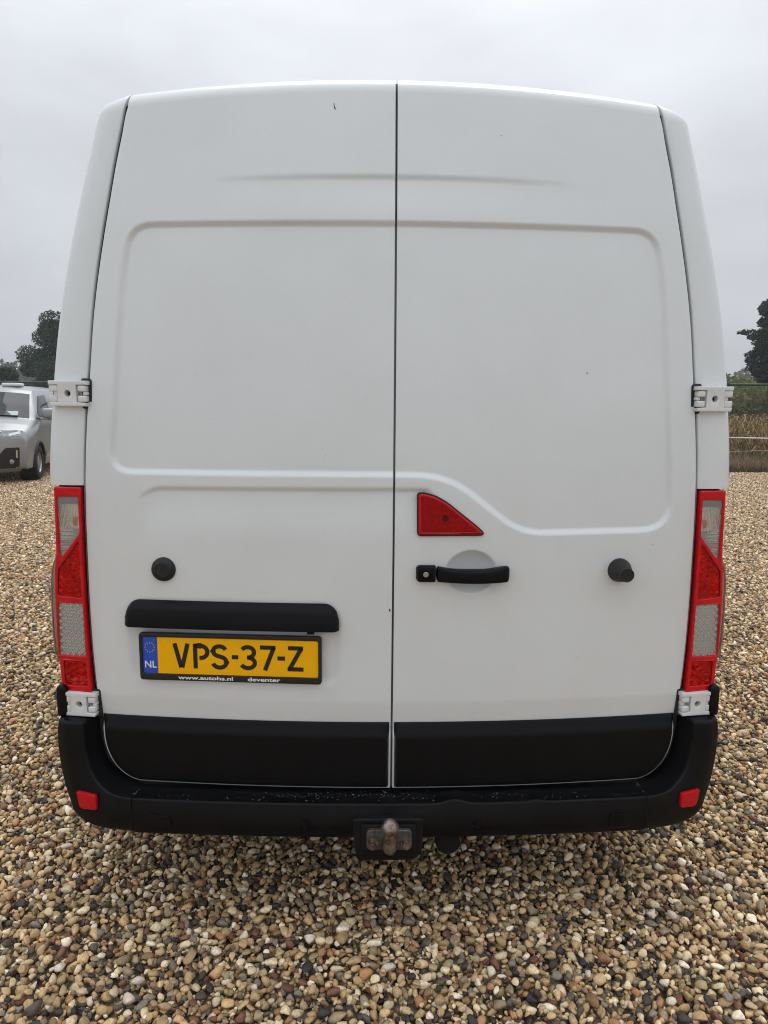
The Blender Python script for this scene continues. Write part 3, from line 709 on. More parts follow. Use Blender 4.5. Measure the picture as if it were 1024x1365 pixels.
v_, f_ = poly_plate(round_poly(BL, .012, 4), [round_poly(shrink(BL, .0045), .008, 4)], depth=.012, bev=.0015)
GASK = mk('brake_light', on_rear(v_, -.001), f_, RUBBER, VAN, sharp=35); GASK['label'] = 'triangular red high brake light'
BLi = shrink(BL, .0042); BLh = shrink(BL, .0125)
v_, f_ = poly_plate(round_poly(BLi, .008, 4), [round_poly(BLh, .006, 4)], depth=.010, bev=.002); mk('lens_frame', on_rear(v_, -.0055), f_, RED, GASK, sharp=35)
def patch(name, poly, yfun, mat, parent, nu=40, nv=40):
    """height-field patch that fills a polygon's bounding box, cut to the polygon"""
    P = np.asarray(poly); x0, z0 = P.min(0); x1, z1 = P.max(0); X, Z = np.meshgrid(np.linspace(x0, x1, nu), np.linspace(z0, z1, nv))
    d = sdf(poly, X, Z); Y = yfun(X, Z); V = np.stack([X, Y, Z], -1); F = gridfaces(nv, nu)
    keep = (d.ravel()[F] < (x1-x0)/nu*1.2).all(1); F = F[keep]
    used, inv = np.unique(F, return_inverse=True); return mk(name, V.reshape(-1, 3)[used], inv.reshape(-1, 4), mat, parent)
def rings(X, Z):
    r = np.hypot(X-.150, Z-1.256); a = np.arctan2(Z-1.256, X-.150)
    return S(X, Z)-.0075+.0040*np.abs(np.mod(r/.0068, 2)-1)+.0020*np.abs(np.mod(a*7, 2)-1)*(r > .014)
RED_IN = pmat('red_reflector_bowl', (1.0, .70, .68), .16, metal=.65)
patch('lamp_bowl', BLh, rings, RED_IN, GASK, 150, 110)
v_, f_ = poly_plate(shrink(BL, .0115), depth=.002); mk('lens', on_rear(v_, -.0092), f_, L_RED, GASK, smooth=False)
lathe_y('bulb', [(.0105, .004), (.0105, -.001), (.008, -.003), (.0005, -.0035)], (.150, float(S(.15, 1.25))-.0050, 1.2555), INK, GASK)

# ------------------------------------------------------------------ number plate
PLT = (-.4905, .0105, .8215); PA = math.atan2(.041, .535)
C_, S_ = math.cos(PA), math.sin(PA)
def on_plate(v, y=0.0):
    """plate coordinates: u to the right from the plate's centre, v up"""
    u, w, h = v[:, 0], v[:, 1]+y, v[:, 2]; return np.stack([PLT[0]+u*C_+w*S_, PLT[1]-u*S_+w*C_, PLT[2]+h], -1)
fr = round_poly([(-.278, .0755), (.2785, .0755), (.2785, -.0735), (-.278, -.0735)], .011, 6)
v_, f_ = poly_plate(fr, [round_poly([(-.268, .0625), (.2685, .0625), (.2685, -.0525), (-.268, -.0525)], .007, 5)], depth=.014, bev=.002)
PLATE = mk('number_plate', on_plate(v_), f_, INK, VAN, sharp=35); PLATE['label'] = 'yellow number plate in black holder'
v_, f_ = poly_plate(round_poly([(-.2225, .064), (.2685, .064), (.2685, -.054), (-.2225, -.054)], [0.001, .006, .006, .001], 5), depth=.004, bev=.0005); mk('yellow_plate', on_plate(v_, -.0015), f_, YELLOW, PLATE, sharp=35)
v_, f_ = poly_plate(round_poly([(-.268, .064), (-.2232, .064), (-.2232, -.054), (-.268, -.054)], [.006, .001, .001, .006], 5), depth=.004, bev=.0005); mk('blue_band', on_plate(v_, -.0015), f_, BLUE, PLATE, sharp=35)
for k in range(12):
    a = k*math.pi/6; st = []
    for j in range(10):
        rr_ = .0022 if j % 2 == 0 else .00095; b_ = math.pi/2+j*math.pi/5; st.append((-.2456+.0145*math.sin(a)+rr_*math.cos(b_), .029+.0145*math.cos(a)+rr_*math.sin(b_)))
    v_, f_ = poly_plate(st, depth=.0006); mk('star', on_plate(v_, -.0039), f_, STAR, PLATE, smooth=False)
v_, f_ = text_mesh('NL', .030, .0002, 1.0, .0004, 'CENTER'); v_[:, 0] += -.2452; v_[:, 2] += -.0345; mk('lettering', on_plate(v_, -.0039), f_, PRINT, PLATE, smooth=False)
for body, u0, w_ in (('www.autohs.nl', -.160, .169), ('deventer', .054, .100)):
    v_, f_ = text_mesh(body, .0165, .0002, 1.0, .0004); v_[:, 0] -= v_[:, 0].min(); v_[:, 0] *= w_/v_[:, 0].max(); v_[:, 0] += u0; v_[:, 2] += -.0680
    mk('lettering', on_plate(v_, -.0074), f_, PRINT, PLATE, smooth=False)
def stroke(name, lines, u0, w, h=.0775, zb=-.0335, th=.0128):
    """a painted character from strokes in a 1 x 1 box"""
    mb = MB()
    for ln in lines:
        P = np.array([(u0+p[0]*w, zb+p[1]*h) for p in ln]); n = len(P)
        T = np.gradient(P, axis=0); T /= np.linalg.norm(T, axis=1)[:, None]+1e-12; Nn = np.stack([-T[:, 1], T[:, 0]], -1)
        seg = []
        for i in range(n): 
            s_ = 1.0
            if 0 < i < n-1:
                a = P[i]-P[i-1]; b = P[i+1]-P[i]; c = a@b/(np.linalg.norm(a)*np.linalg.norm(b)+1e-12); s_ = 1/max(.55, math.sqrt((1+c)/2))
            seg.append((P[i]+Nn[i]*th/2*s_, P[i]-Nn[i]*th/2*s_))
        o = [s[0].tolist() for s in seg]+[s[1].tolist() for s in seg[::-1]]
        v_, f_ = poly_plate(o, depth=.0008); mb.add(v_, f_)
    v = np.concatenate(mb.v); mk(name, on_plate(v, -.0041), mb.f, INK, PLATE, smooth=False)
def arc(cx, cy, rx, ry, a0, a1, n=18): return [(cx+rx*math.cos(R(a)), cy+ry*math.sin(R(a))) for a in np.linspace(a0, a1, n)]
px = .000672; U = lambda p: (-.663+(p-246)*px-PLT[0])/C_
a_ = .085
stroke('plate_character', [[(a_, 1.0), (.47, .02)], [(1-a_, 1.0), (.53, .02)]], U(246), 72*px)
stroke('plate_character', [[(.085, 0), (.085, 1)], [(.03, .925), (.45, .925)]+arc(.45, .68, .45, .245, 90, -90)+[(.36, .435)]], U(340), 68*px)
stroke('plate_character', [arc(.5, .725, .40, .20, 20, 180, 14)+arc(.5, .725, .40, .20, 180, 262, 8)+arc(.5, .28, .43, .22, 82, 0, 8)+arc(.5, .28, .43, .22, 0, -165, 16)], U(420), 72*px)
stroke('plate_character', [[(0, .5), (1, .5)]], U(512), 29*px)
stroke('plate_character', [arc(.45, .715, .42, .21, 150, -80, 16), arc(.45, .285, .46, .215, 90, -155, 16), [(.40, .505), (.55, .505)]], U(553), 69*px)
stroke('plate_character', [[(.0, .925), (1.0, .925)], [(.90, .95), (.30, .0)]], U(640), 70*px)
stroke('plate_character', [[(0, .5), (1, .5)]], U(718), 34*px)
stroke('plate_character', [[(.05, .925), (.98, .925)], [(.88, .93), (.12, .07)], [(.0, .075), (1.0, .075)]], U(763), 72*px)

# ------------------------------------------------------------------ hinges
def hinge(side, z0, z1, xa, xb, name='hinge'):
    """white strap hinge across the door gap; xa is the door end, xb the outer end"""
    w, h = xb-xa, z1-z0; xc, zc = (xa+xb)/2, (z0+z1)/2; y0 = float(S(xc, zc))
    tilt = Matrix.Rotation(-side*-.14, 4, 'Z')
    def put(v): 
        v = np.array(v, float); p = Matrix.Translation((side*xc, y0, zc)) @ tilt
        return np.array([(p @ Vector((side*q[0], q[1], q[2])))[:] for q in v])
    def bx(name, cx, cy, cz, sx, sy, sz, bev, mat, parent, sh=38):
        m = MB(); m.box((cx, cy, cz), (sx, sy, sz), bev, 3); return mk(name, put(np.concatenate(m.v)), m.f, mat, parent, True, sh)
    # black recess round the strap
    pl = round_poly([(-w/2-.001, h/2+.006), (-w/2+.030, h/2+.008), (-w/2+.030, -h/2-.008), (-w/2-.001, -h/2-.006)], .008, 4)
    # the strap: plate with two pockets
    o = round_poly([(-w/2+.004, h/2), (w/2, h/2), (w/2, -h/2), (-w/2+.004, -h/2)], [.006, .004, .005, .012], 4)
    ia, ib = -w/2+.012, -w/2+.036; oa = w/2-.028
    pk = [(ia-.02, h/2-.013), (ib, h/2-.013), (ib, -h/2+.011), (ia-.02, -h/2+.011)]
    outl = [(-w/2+.004, h/2), (w/2, h/2), (w/2, h/2-.012), (oa, h/2-.012), (oa, -h/2+.012), (w/2-.002, -h/2+.012), (w/2-.002, -h/2), (-w/2+.010, -h/2), (-w/2+.006, -h/2+.010), (ib, -h/2+.012), (ib, h/2-.012), (-w/2+.004, h/2-.012)]
    hole = [(.002+.0095*math.cos(a), .0095*math.sin(a)) for a in np.linspace(0, 2*np.pi, 24, endpoint=False)]
    v, f = poly_plate(outl, [hole], depth=.026, bev=.0022); v[:, 1] -= .012
    H = mk(name, put(v), f, WHITE_PLAIN, VAN, True, 35)
    v, f = poly_plate(pl, depth=.010, bev=.001); v[:, 1] += .003; mk('hinge_gasket', put(v), f, RUBBER, H, True, 35)
    bx('hinge_base', .012, .014, 0, w*.72, .03, h*.86, .003, WHITE_PLAIN, H)
    lg = (h-.024)
    for zz_ in (lg*.29, -lg*.30):
        bx('lug', -w/2+.020, -.010, zz_, .024, .026, lg*.36, .0035, WHITE_PLAIN, H)
        bx('lug', w/2-.0135, -.010, zz_, .026, .025, lg*.37, .002, WHITE_PLAIN, H)
    bx('lug', -w/2+.013, -.006, 0, .012, .022, lg*.20, .002, WHITE_PLAIN, H); bx('lug', w/2-.020, -.008, 0, .014, .022, lg*.22, .002, WHITE_PLAIN, H)
    bx('pocket', -w/2+.024, .006, 0, .030, .01, lg, .0, SEAL, H); bx('pocket', w/2-.014, .006, 0, .027, .01, lg, .0, SEAL, H)
    m = MB(); m.lathe([(.0105, -.002), (.0090, -.002), (.0085, .003), (.0005, .003)], 24, 'y', (.002, -.004, 0)); mk('hinge_bolt', put(np.concatenate(m.v)), m.f, LAMP_GREY, H, True, 35)
    m = MB(); m.lathe([(.006, -.004), (.0005, -.004)], 6, 'y', (.0035, -.004, -.001)); mk('bolt_socket', put(np.concatenate(m.v)), m.f, SEAL, H, True, 35)
    return H
for s_ in (-1, 1):
    hinge(s_, 1.5715, 1.6455, .889, 1.010); hinge(s_, .618, .694, .906, 1.021)

# ------------------------------------------------------------------ tail lights
def YL(X, Z): X = np.abs(X); return S(X, Z)+.006+1.6*np.clip(X-.965, 0, None)**2
def tri(q): return np.abs(np.mod(q, 2)-1)
def tail_light(side):
    def put(v, off=0.0): v = np.array(v, float).copy(); v[:, 0] = .931+(v[:, 0]-.931)*.845; v[:, 1] += YL(v[:, 0], v[:, 2])+off; v[:, 0] *= side; return v
    def ffix(f): return [q[::-1] for q in f] if side < 0 else f
    outer = round_poly([(.931, 1.333), (1.031, 1.333), (1.036, 1.13), (1.046, 1.085), (1.053, .985), (1.056, .80), (1.051, .785), (1.046, .686), (.929, .690), (.934, .81), (.937, .97), (.936, 1.14)], .006, 4)
    ind = round_poly([(.941, 1.305), (1.021, 1.303), (1.022, 1.128), (1.014, 1.120), (.942, 1.194)], .006, 4)
    brk = round_poly([(.947, 1.172), (1.034, 1.078), (1.041, .998), (.948, .994)], .008, 4)
    rev = round_poly([(.945, .977), (1.043, .975), (1.050, .807), (.945, .809)], .006, 4)
    fog = round_poly([(.946, .793), (1.034, .790), (1.033, .712), (.943, .712)], .008, 4)
    v, f = poly_plate(outer, [ind, brk, rev, fog], depth=.030, bev=.003)
    T = mk('tail_light', put(v, -.006), ffix(f), RED, VAN, True, 35)
    T['label'] = ('left' if side < 0 else 'right')+' tail light with clear and red sections'
    v, f = poly_plate(round_poly([(.926, 1.342), (1.034, 1.342), (1.040, 1.12), (1.05, 1.09), (1.052, .80), (1.045, .682), (.925, .685), (.930, .81), (.933, .97), (.932, 1.14)], .006, 4), depth=.010); mk('lamp_gasket', put(v, .030), ffix(f), SEAL, T, True, 35)
    def bowl(name, poly, fn, mat, nu=40, nv=60):
        P = np.asarray(poly); x0, z0 = P.min(0)-.001; x1, z1 = P.max(0)+.001; X, Z = np.meshgrid(np.linspace(x0, x1, nu), np.linspace(z0, z1, nv))
        X = .931+(X-.931)*.845; Y = YL(X, Z)+fn((X-.931-(x0-.931)*.845)/(x1-x0)/.845, (Z-z0)/(z1-z0), X, Z); V = np.stack([side*X, Y, Z], -1)
        return grid(name, V, mat, T, flip=side < 0)
    bowl('indicator_bowl', ind, lambda u, v, X, Z: -.0145+.006*(1-np.abs(2*u-1)**2)+np.where(v < .47, .0042*tri(Z/.0055), .0034*tri((X+.25*(Z-1.25))/.0055)), CHROME, 80, 170)
    bowl('brake_bowl', brk, lambda u, v, X, Z: -.0145+.0046*tri(np.hypot(X-.978, Z-1.062)/.0075)+.0022*tri(4*np.arctan2(Z-1.062, X-.978)), RED_IN, 80, 130)
    bowl('reversing_bowl', rev, lambda u, v, X, Z: -.0145+.0044*tri((X+Z)/.0105)+.0044*tri((X-Z)/.0105), CHROME, 80, 130)
    bowl('fog_bowl', fog, lambda u, v, X, Z: -.0145+.0050*tri(Z/.0080)+.002*tri(X/.012), RED_IN, 60, 80)
    for nm, poly, mt in (('indicator_lens', ind, L_CLEAR), ('brake_lens', brk, L_RED), ('reversing_lens', rev, L_CLEAR), ('fog_lens', fog, L_RED)):
        v, f = poly_plate(shrink(poly, -.002), depth=.0016); mk(nm, put(v, -.016), ffix(f), mt, T, False)
    v, f = poly_plate([(.941, 1.306), (1.022, 1.304), (1.0215, 1.281), (.941, 1.283)], depth=.006, bev=.0006); mk('indicator_trim', put(v, -.0125), ffix(f), LAMP_GREY, T, True, 30)
    m = MB(); m.lathe([(.0005, -.024), (.010, -.021), (.0135, -.010), (.010, .004)], 20, 'z', (.953, float(YL(.953, 1.24))-.002, 1.238)); vv = np.concatenate(m.v); vv[:, 0] *= side; mk('indicator_bulb', vv, ffix(m.f), AMBER, T, True)
    # clear flank that bulges round the corner
    zz_ = np.linspace(.788, 1.300, 60); xi = np.interp(zz_, [.788, .80, .985, 1.085, 1.13, 1.30], [1.031, 1.035, 1.034, 1.027, 1.019, 1.014])
    xe = cubic([(.788, 1.046), (.796, 1.058), (.83, 1.0655), (.885, 1.068), (.97, 1.066), (1.05, 1.061), (1.085, 1.053), (1.12, 1.037), (1.16, 1.033), (1.30, 1.028)], zz_)
    rows = []
    for z, a, b in zip(zz_, xi, xe):
        y0 = float(YL(a, z)); rows.append([(side*a, y0-.012, z), (side*(a+(b-a)*.55), y0-.004, z), (side*(a+(b-a)*.9), y0+.016, z), (side*b, y0+.032, z), (side*b, y0+.075, z), (side*(b-.01), y0+.12, z)])
    grid('side_lens', np.array(rows), L_SIDE, T, flip=side < 0)
    m = MB(); m.tube([(side*(b+.0003), float(YL(a, z))+.034, z) for z, a, b in zip(zz_, xi, xe)], .0016, 8); m.build('lens_rim', RED, T)
    rows = []
    for z, a, b in zip(zz_, xi, xe):
        y0 = float(YL(a, z)); rows.append([(side*(a-.004), y0+.012, z), (side*(a+(b-a)*.8), y0+.045, z), (side*(b-.006), y0+.10, z)])
    grid('side_reflector', np.array(rows), LAMP_PINK, T, flip=side < 0)
    return T
LAMP_PINK = pmat('side_reflector_pink', (.78, .60, .53), .45, metal=.2, var=.12, vscale=60, bump=.4, bscale=250, bdist=.002)
tail_light(-1); tail_light(1)

# small chips in the paint
CHIP = pmat('paint_chip_dark', (.03, .025, .02), .8)
def chip(x, z, pts, door):
    v, f = poly_plate([(x+a*.001, z+b*.001) for a, b in pts], depth=.0008); v[:, 1] += S(v[:, 0], v[:, 2])+door_disp(v[:, 0], v[:, 2], 1 if x > 0 else -1)-.0002; mk('paint_chip', v, f, CHIP, door, False)
chip(-.178, 2.423, [(-2, 9), (0, 10), (1, 0), (5, -7), (3, -9), (-1, -3)], door_l)
chip(-.010, .975, [(-3, 4), (1, 5), (3, 0), (1, -6), (-1, -1)], door_l)
chip(.565, 1.68, [(-2, 2), (2, 2), (2, -2), (-1, -2)], door_r); chip(.30, 2.35, [(-1, 2), (2, 1), (1, -2)], door_r); chip(.79, 1.17, [(-1, 2), (2, 1), (1, -2)], door_r)

# ================================================================== the silver van parked on the left
SILVER = pmat('silver_paint', (.33, .345, .36), .38, metal=.5, coat=.7, coat_rough=.16, var=.03, vscale=4)
GLASS_D = pmat('tinted_glass', (.030, .036, .038), .05, spec=.35)
GRILLE = pmat('grille_black', (.010, .010, .011), .5, var=.2, vscale=20)
LAMPG = pmat('headlight_glass', (.30, .31, .32), .1, metal=.7, var=.5, vscale=14, coat=.6)
CHR = pmat('chrome_trim', (.75, .76, .77), .12, metal=1.0)
PAPER = pmat('paper_card', (.62, .72, .70), .8)
SV = empty('silver_van', 'silver grey delivery van parked on the gravel facing the camera, left of the white van', 'van', (-7.245, 11.04, 0), R(11.6))
PROF = np.array([(.10, .20), (.015, .27), (0, .36), (-.005, .62), (.01, .84), (.07, .99), (.36, 1.11), (.70, 1.20), (.735, 1.215), (1.05, 1.46), (1.38, 1.685), (1.52, 1.755), (1.75, 1.79), (2.3, 1.815), (3.6, 1.82), (4.6, 1.80), (4.80, 1.72), (4.86, 1.55), (4.93, 1.0), (4.93, .30)])
PROF_W = np.array([.72, .78, .80, .82, .82, .82, .83, .835, .835, .785, .735, .722, .715, .715, .715, .71, .70, .73, .84, .84])
PROF_B = np.array([.30, .30, .29, .27, .25, .26, .24, .22, .22, .17, .13, .10, .06, .03, .0, -.02, -.03, -.05, -.06, -.06])     # how far the outer edge sweeps back
PROF_D = np.array([0, 0, 0, 0, .0, .03, .05, .055, .055, .05, .05, .055, .06, .065, .065, .06, .05, .03, 0, 0])                # and drops
plen = np.concatenate([[0], np.cumsum(np.linalg.norm(np.diff(PROF, axis=0), axis=1))])
def sheet(l, a, off=0.0):
    """front, bonnet, windscreen and roof skin: l metres along the centre line, a from -1 to 1 across"""
    l, a = np.broadcast_arrays(np.asarray(l, float), np.asarray(a, float))
    y, z, w, b, d = (np.interp(l, plen, c) for c in (PROF[:, 0], PROF[:, 1], PROF_W, PROF_B, PROF_D))
    dy = np.interp(l+.02, plen, PROF[:, 0])-np.interp(l-.02, plen, PROF[:, 0]); dz = np.interp(l+.02, plen, PROF[:, 1])-np.interp(l-.02, plen, PROF[:, 1])
    n = np.hypot(dy, dz)+1e-9; p = np.abs(a)**2.6
    return np.stack([a*w*(1+.02*np.abs(a)*off*10), y+b*p-off*dz/n, z-d*p+off*dy/n], -1)
def lz(z): return float(np.interp(z, PROF[:12, 1], plen[:12]))
def flank(l, t, off=0.0):
    """side skin below the edge of the sheet: t from 0 at the edge to 1 at the sill"""
    l, t = np.broadcast_arrays(np.asarray(l, float), np.asarray(t, float))
    E_ = sheet(l, np.ones_like(l)); zb = .26; z = E_[..., 2]+(zb-E_[..., 2])*t; y = E_[..., 1]
    sp = np.interp(z, [.2, .3, .5, .85, 1.02, 1.1, 1.3, 1.6, 1.82], [.90, .935, .955, .962, .955, .94, .90, .82, .73])*np.interp(y, [.1, .25, .4, .7, 4.4, 4.9], [.86, .93, .97, 1, 1, .93])
    q = np.clip((E_[..., 2]-z)/.22, 0, 1); q = np.sqrt(1-(1-q)**2); return np.stack([E_[..., 0]+(sp-E_[..., 0])*q+off, y, z], -1)
ls = np.unique(np.concatenate([np.linspace(0, plen[-1], 90), plen])); aa = np.linspace(-1, 1, 41)
Lg, Ag = np.meshgrid(ls, aa, indexing='ij'); V1 = sheet(Lg, Ag); tt = np.linspace(0, 1, 26); Lf, Tf = np.meshgrid(ls, tt, indexing='ij'); V2 = flank(Lf, Tf); V3 = V2*np.array([-1, 1, 1])
F1 = gridfaces(len(ls), 41); n1 = len(ls)*41; F2 = gridfaces(len(ls), 26, base=n1); F3 = gridfaces(len(ls), 26, flip=True, base=n1+len(ls)*26)
# cut the wheel arches
VA = np.concatenate([V1.reshape(-1, 3), V2.reshape(-1, 3), V3.reshape(-1, 3)]); FA_ = np.concatenate([F1, F2, F3]); ctr_ = VA[FA_].mean(1)
hole_ = np.zeros(len(FA_), bool)
for wy in (.93, 4.1): hole_ |= (np.abs(ctr_[:, 0]) > .70) & (np.hypot(ctr_[:, 1]-wy, ctr_[:, 2]-.34) < .385)
mk('body', VA, FA_[~hole_], SILVER, SV, True, 50)
def spatch(name, l0, l1, a0, a1, mat, off=.006, parent=SV, nl=14, na=20, fn=None):
    Lp, Ap = np.meshgrid(np.linspace(l0, l1, nl), np.linspace(a0, a1, na), indexing='ij')
    if fn is not None: Lp, Ap = fn(np.linspace(0, 1, nl)[:, None], np.linspace(0, 1, na)[None])
    V = sheet(Lp, Ap, off); return grid(name, V, mat, parent)
l_ws0, l_ws1 = lz(1.225), lz(1.675)
ws = spatch('windscreen', l_ws0, l_ws1, -.965, .965, GLASS_D, .006)
m = MB(); p = sheet(l_ws0+.055, .74, .012); m.box((p[0]-.12, p[1]-.01, p[2]+.03), (.27, .006, .10), .0, M=Matrix.Rotation(R(-40), 4, 'X')); m.build('price_card', PAPER, ws)
m = MB(); m.tube([sheet(l_ws0+.012, q_, .018).tolist() for q_ in np.linspace(-.8, .75, 14)], .009, 6); m.build('wiper', GRILLE, ws)
for s_ in (-1, 1):
    f = lambda u, v, s=s_: (lz(.83)+(lz(.97)-lz(.83))*(u*(.45+.80*v)+.30*v), s*(.50+.50*v)+0*u)
    hl = spatch('headlight', 0, 0, 0, 0, LAMPG, .010, fn=f); 
    f = lambda u, v, s=s_: (lz(.865)+(lz(.92)-lz(.865))*(u)+.06*v, s*(.76+.20*v)+0*u); spatch('lamp_eye', 0, 0, 0, 0, CHR, .018, hl, 6, 8, f)
    f = lambda u, v, s=s_: (lz(.30)+(lz(.66)-lz(.30))*(u*(.55+.45*sstep(v, 0, .5))), s*(.50+.44*v)+0*u); sg = spatch('side_grille', 0, 0, 0, 0, GRILLE, .008, fn=f)
    p = sheet(lz(.40), s_*.80, .012); m = MB(); m.lathe([(.045, .03), (.045, -.012), (.036, -.016), (.001, -.018)], 20, 'y', tuple(p)); m.build('fog_light', LAMPG, SV)
    f = lambda u, v, s=s_: (lz(.47)+(lz(.61)-lz(.47))*u, s*(.875+.03*v)+0*u); spatch('daytime_light', 0, 0, 0, 0, CHR, .014, sg, 8, 3, f)
spatch('lower_grille', lz(.28), lz(.43), -.88, .88, GRILLE, .007)
spatch('upper_grille', lz(.86), lz(.94), -.62, .62, GRILLE, .006)
for zz_ in (.865, .945):
    m = MB(); m.tube([sheet(lz(zz_), q_, .012).tolist() for q_ in np.linspace(-.62, .62, 24)], .010, 6); m.build('chrome_strip', CHR, SV)
for s_ in (-1, 1):
    def fpatch(name, y0, y1, zb0, zb1, zt0, zt1, mat, off, parent=SV, n=16):
        """panel on the flank between y0 and y1; lower and upper edges given at both ends"""
        rows = []
        for u in np.linspace(0, 1, n):
            y = y0+(y1-y0)*u; row = []
            lcol = float(np.interp(y, V2[:, 0, 1], ls)) if True else 0
            E_ = sheet(lcol, 1.0)
            for w_ in np.linspace(0, 1, 8):
                z = (zb0+(zb1-zb0)*u)*(1-w_)+(zt0+(zt1-zt0)*u)*w_; t = (E_[2]-z)/max(E_[2]-.26, 1e-3); q = flank(lcol, t, off); row.append((s_*q[0], q[1], q[2]))
            rows.append(row)
        return grid(name, np.array(rows), mat, parent, flip=s_ > 0)
    fpatch('side_window', 1.20, 1.62, 1.20, 1.14, 1.28, 1.58, GLASS_D, .006); fpatch('side_window', 1.64, 2.25, 1.14, 1.14, 1.60, 1.63, GLASS_D, .006)
    fpatch('window_trim', 1.05, 2.35, 1.165, 1.10, 1.185, 1.12, GRILLE, .010)
    fpatch('rubbing_strip', 1.45, 3.6, .40, .40, .50, .50, SILVER, .020); fpatch('sill', 1.40, 3.65, .262, .262, .34, .34, SILVER, .014)
    m = MB(); p = flank(float(np.interp(2.05, V2[:, 0, 1], ls)), .55); m.box((s_*(p[0]+.022), 2.05, .93), (.03, .18, .035), .010); m.build('door_handle', SILVER, SV)
    m = MB(); m.box((s_*1.09, 1.22, 1.27), (.23, .13, .20), .055, 4); m.box((s_*.97, 1.24, 1.16), (.20, .07, .05), .02); m.build('wing_mirror', SILVER, SV)
    for wy in (.93, 4.1):
        t_ = van_wheel(s_*.845, wy, SV, .335, .215)
        m = MB(); m.lathe([(.40, s_*-.02), (.40, s_*-.28), (.001, s_*-.28)], 32, 'x', (s_*.93, wy, .35)); m.build('wheel_arch', DARK, SV)
        m = MB(); m.tube([(s_*(float(np.interp(.34+.385*math.sin(a), [.2, .3, .5, .85], [.90, .935, .955, .962]))*float(np.interp(wy+.385*math.cos(a), [.1, .25, .4, .7, 4.4, 4.9], [.86, .93, .97, 1, 1, .93]))+.002), wy+.385*math.cos(a), .34+.385*math.sin(a)) for a in np.linspace(-.2, math.pi+.2, 30)], .026, 8); m.build('arch_lip', GRILLE, SV)
m = MB(); m.box((.30, 1.95, 1.825), (.34, .40, .07), .03, 3); m.build('roof_vent', pmat('roof_vent_white', (.7, .71, .72), .4), SV)
m = MB(); m.box((0, 2.5, .27), (1.7, 4.3, .10), .02); m.build('underbody', DARK, SV)

# ================================================================== fence, field, trees
def leaf_mat(name, trans=.35, rough=.6):
    m, t, b = new_mat(name); a = N(t, 'ShaderNodeAttribute', attribute_name='tint'); t.links.new(a.outputs['Color'], b.inputs['Base Color']); b.inputs['Roughness'].default_value = rough
    b.inputs['Specular IOR Level'].default_value = .25
    tr = N(t, 'ShaderNodeBsdfTranslucent'); t.links.new(a.outputs['Color'], tr.inputs[0]); x = N(t, 'ShaderNodeMixShader'); x.inputs[0].default_value = trans
    o = [n for n in t.nodes if n.type == 'OUTPUT_MATERIAL'][0]; t.links.new(b.outputs[0], x.inputs[1]); t.links.new(tr.outputs[0], x.inputs[2]); t.links.new(x.outputs[0], o.inputs[0]); return m
LEAF = leaf_mat('leaves'); STRAW = leaf_mat('dry_stalks', .25, .8)
BARK = pmat('bark', (.07, .055, .042), .9, var=.4, vscale=6, bump=.8, bscale=12, bdist=.03)
def leaf_mesh(name, C, size, cols, mat, parent=None, flat=0.0, aspect=1.6, w=None):
    """one small bent leaf card at every centre"""
    n = len(C); size = np.broadcast_to(np.asarray(size, float), (n,))
    d = rng.normal(size=(n, 3)); d[:, 2] *= (1-flat); d /= np.linalg.norm(d, axis=1)[:, None]
    e = rng.normal(size=(n, 3)); e -= (e*d).sum(1)[:, None]*d; e /= np.linalg.norm(e, axis=1)[:, None]; nn = np.cross(d, e)
    s = size[:, None]; V = np.stack([C-d*s*.5*aspect, C+e*s*.5+nn*s*.12, C+d*s*.5*aspect, C-e*s*.5+nn*s*.12], 1).reshape(-1, 3)
    F = np.arange(4*n).reshape(n, 4)
    me = mesh_data(name, V, F, mat, smooth=False); cols = np.asarray(cols); c = cols[rng.choice(len(cols), n, p=w)]*rng.uniform(.65, 1.3, (n, 1))
    at = me.color_attributes.new('tint', 'FLOAT_COLOR', 'POINT'); at.data.foreach_set('color', np.concatenate([np.repeat(c, 4, 0), np.ones((4*n, 1))], 1).ravel())
    return link(bpy.data.objects.new(name, me), parent)
def ball(n, c, r):
    """points spread through an ellipsoid, denser near its skin"""
    p = rng.normal(size=(n, 3)); p /= np.linalg.norm(p, axis=1)[:, None]; p *= rng.uniform(.35, 1, (n, 1))**.5; return np.array(c)+p*np.array(r)
GREEN_D = np.array([(.020, .052, .017), (.029, .070, .021), (.040, .085, .026), (.015, .038, .014)])
GREEN_P = np.array([(.014, .032, .014), (.023, .046, .019), (.036, .060, .024)])
GREEN_Y = np.array([(.15, .17, .045), (.19, .185, .06), (.11, .145, .04), (.23, .20, .08)])
GREEN_F = np.array([(.03, .05, .022), (.045, .065, .028), (.06, .075, .03)])
FENCE_G = pmat('fence_green', (.008, .035, .022), .45, coat=.3)
FENCE = empty('wire_fence', 'dark green wire mesh fence with round posts along the gravel edge', 'fence', fpt(0))
def inv(p): return (p[0]-FA[0], p[1]-FA[1], p[2])
m = MB(); m.tube([inv(fpt(-18, 0, 2.0)), inv(fpt(34, 0, 2.0))], .026, 10); m.build('top_rail', FENCE_G, FENCE)
pm = None
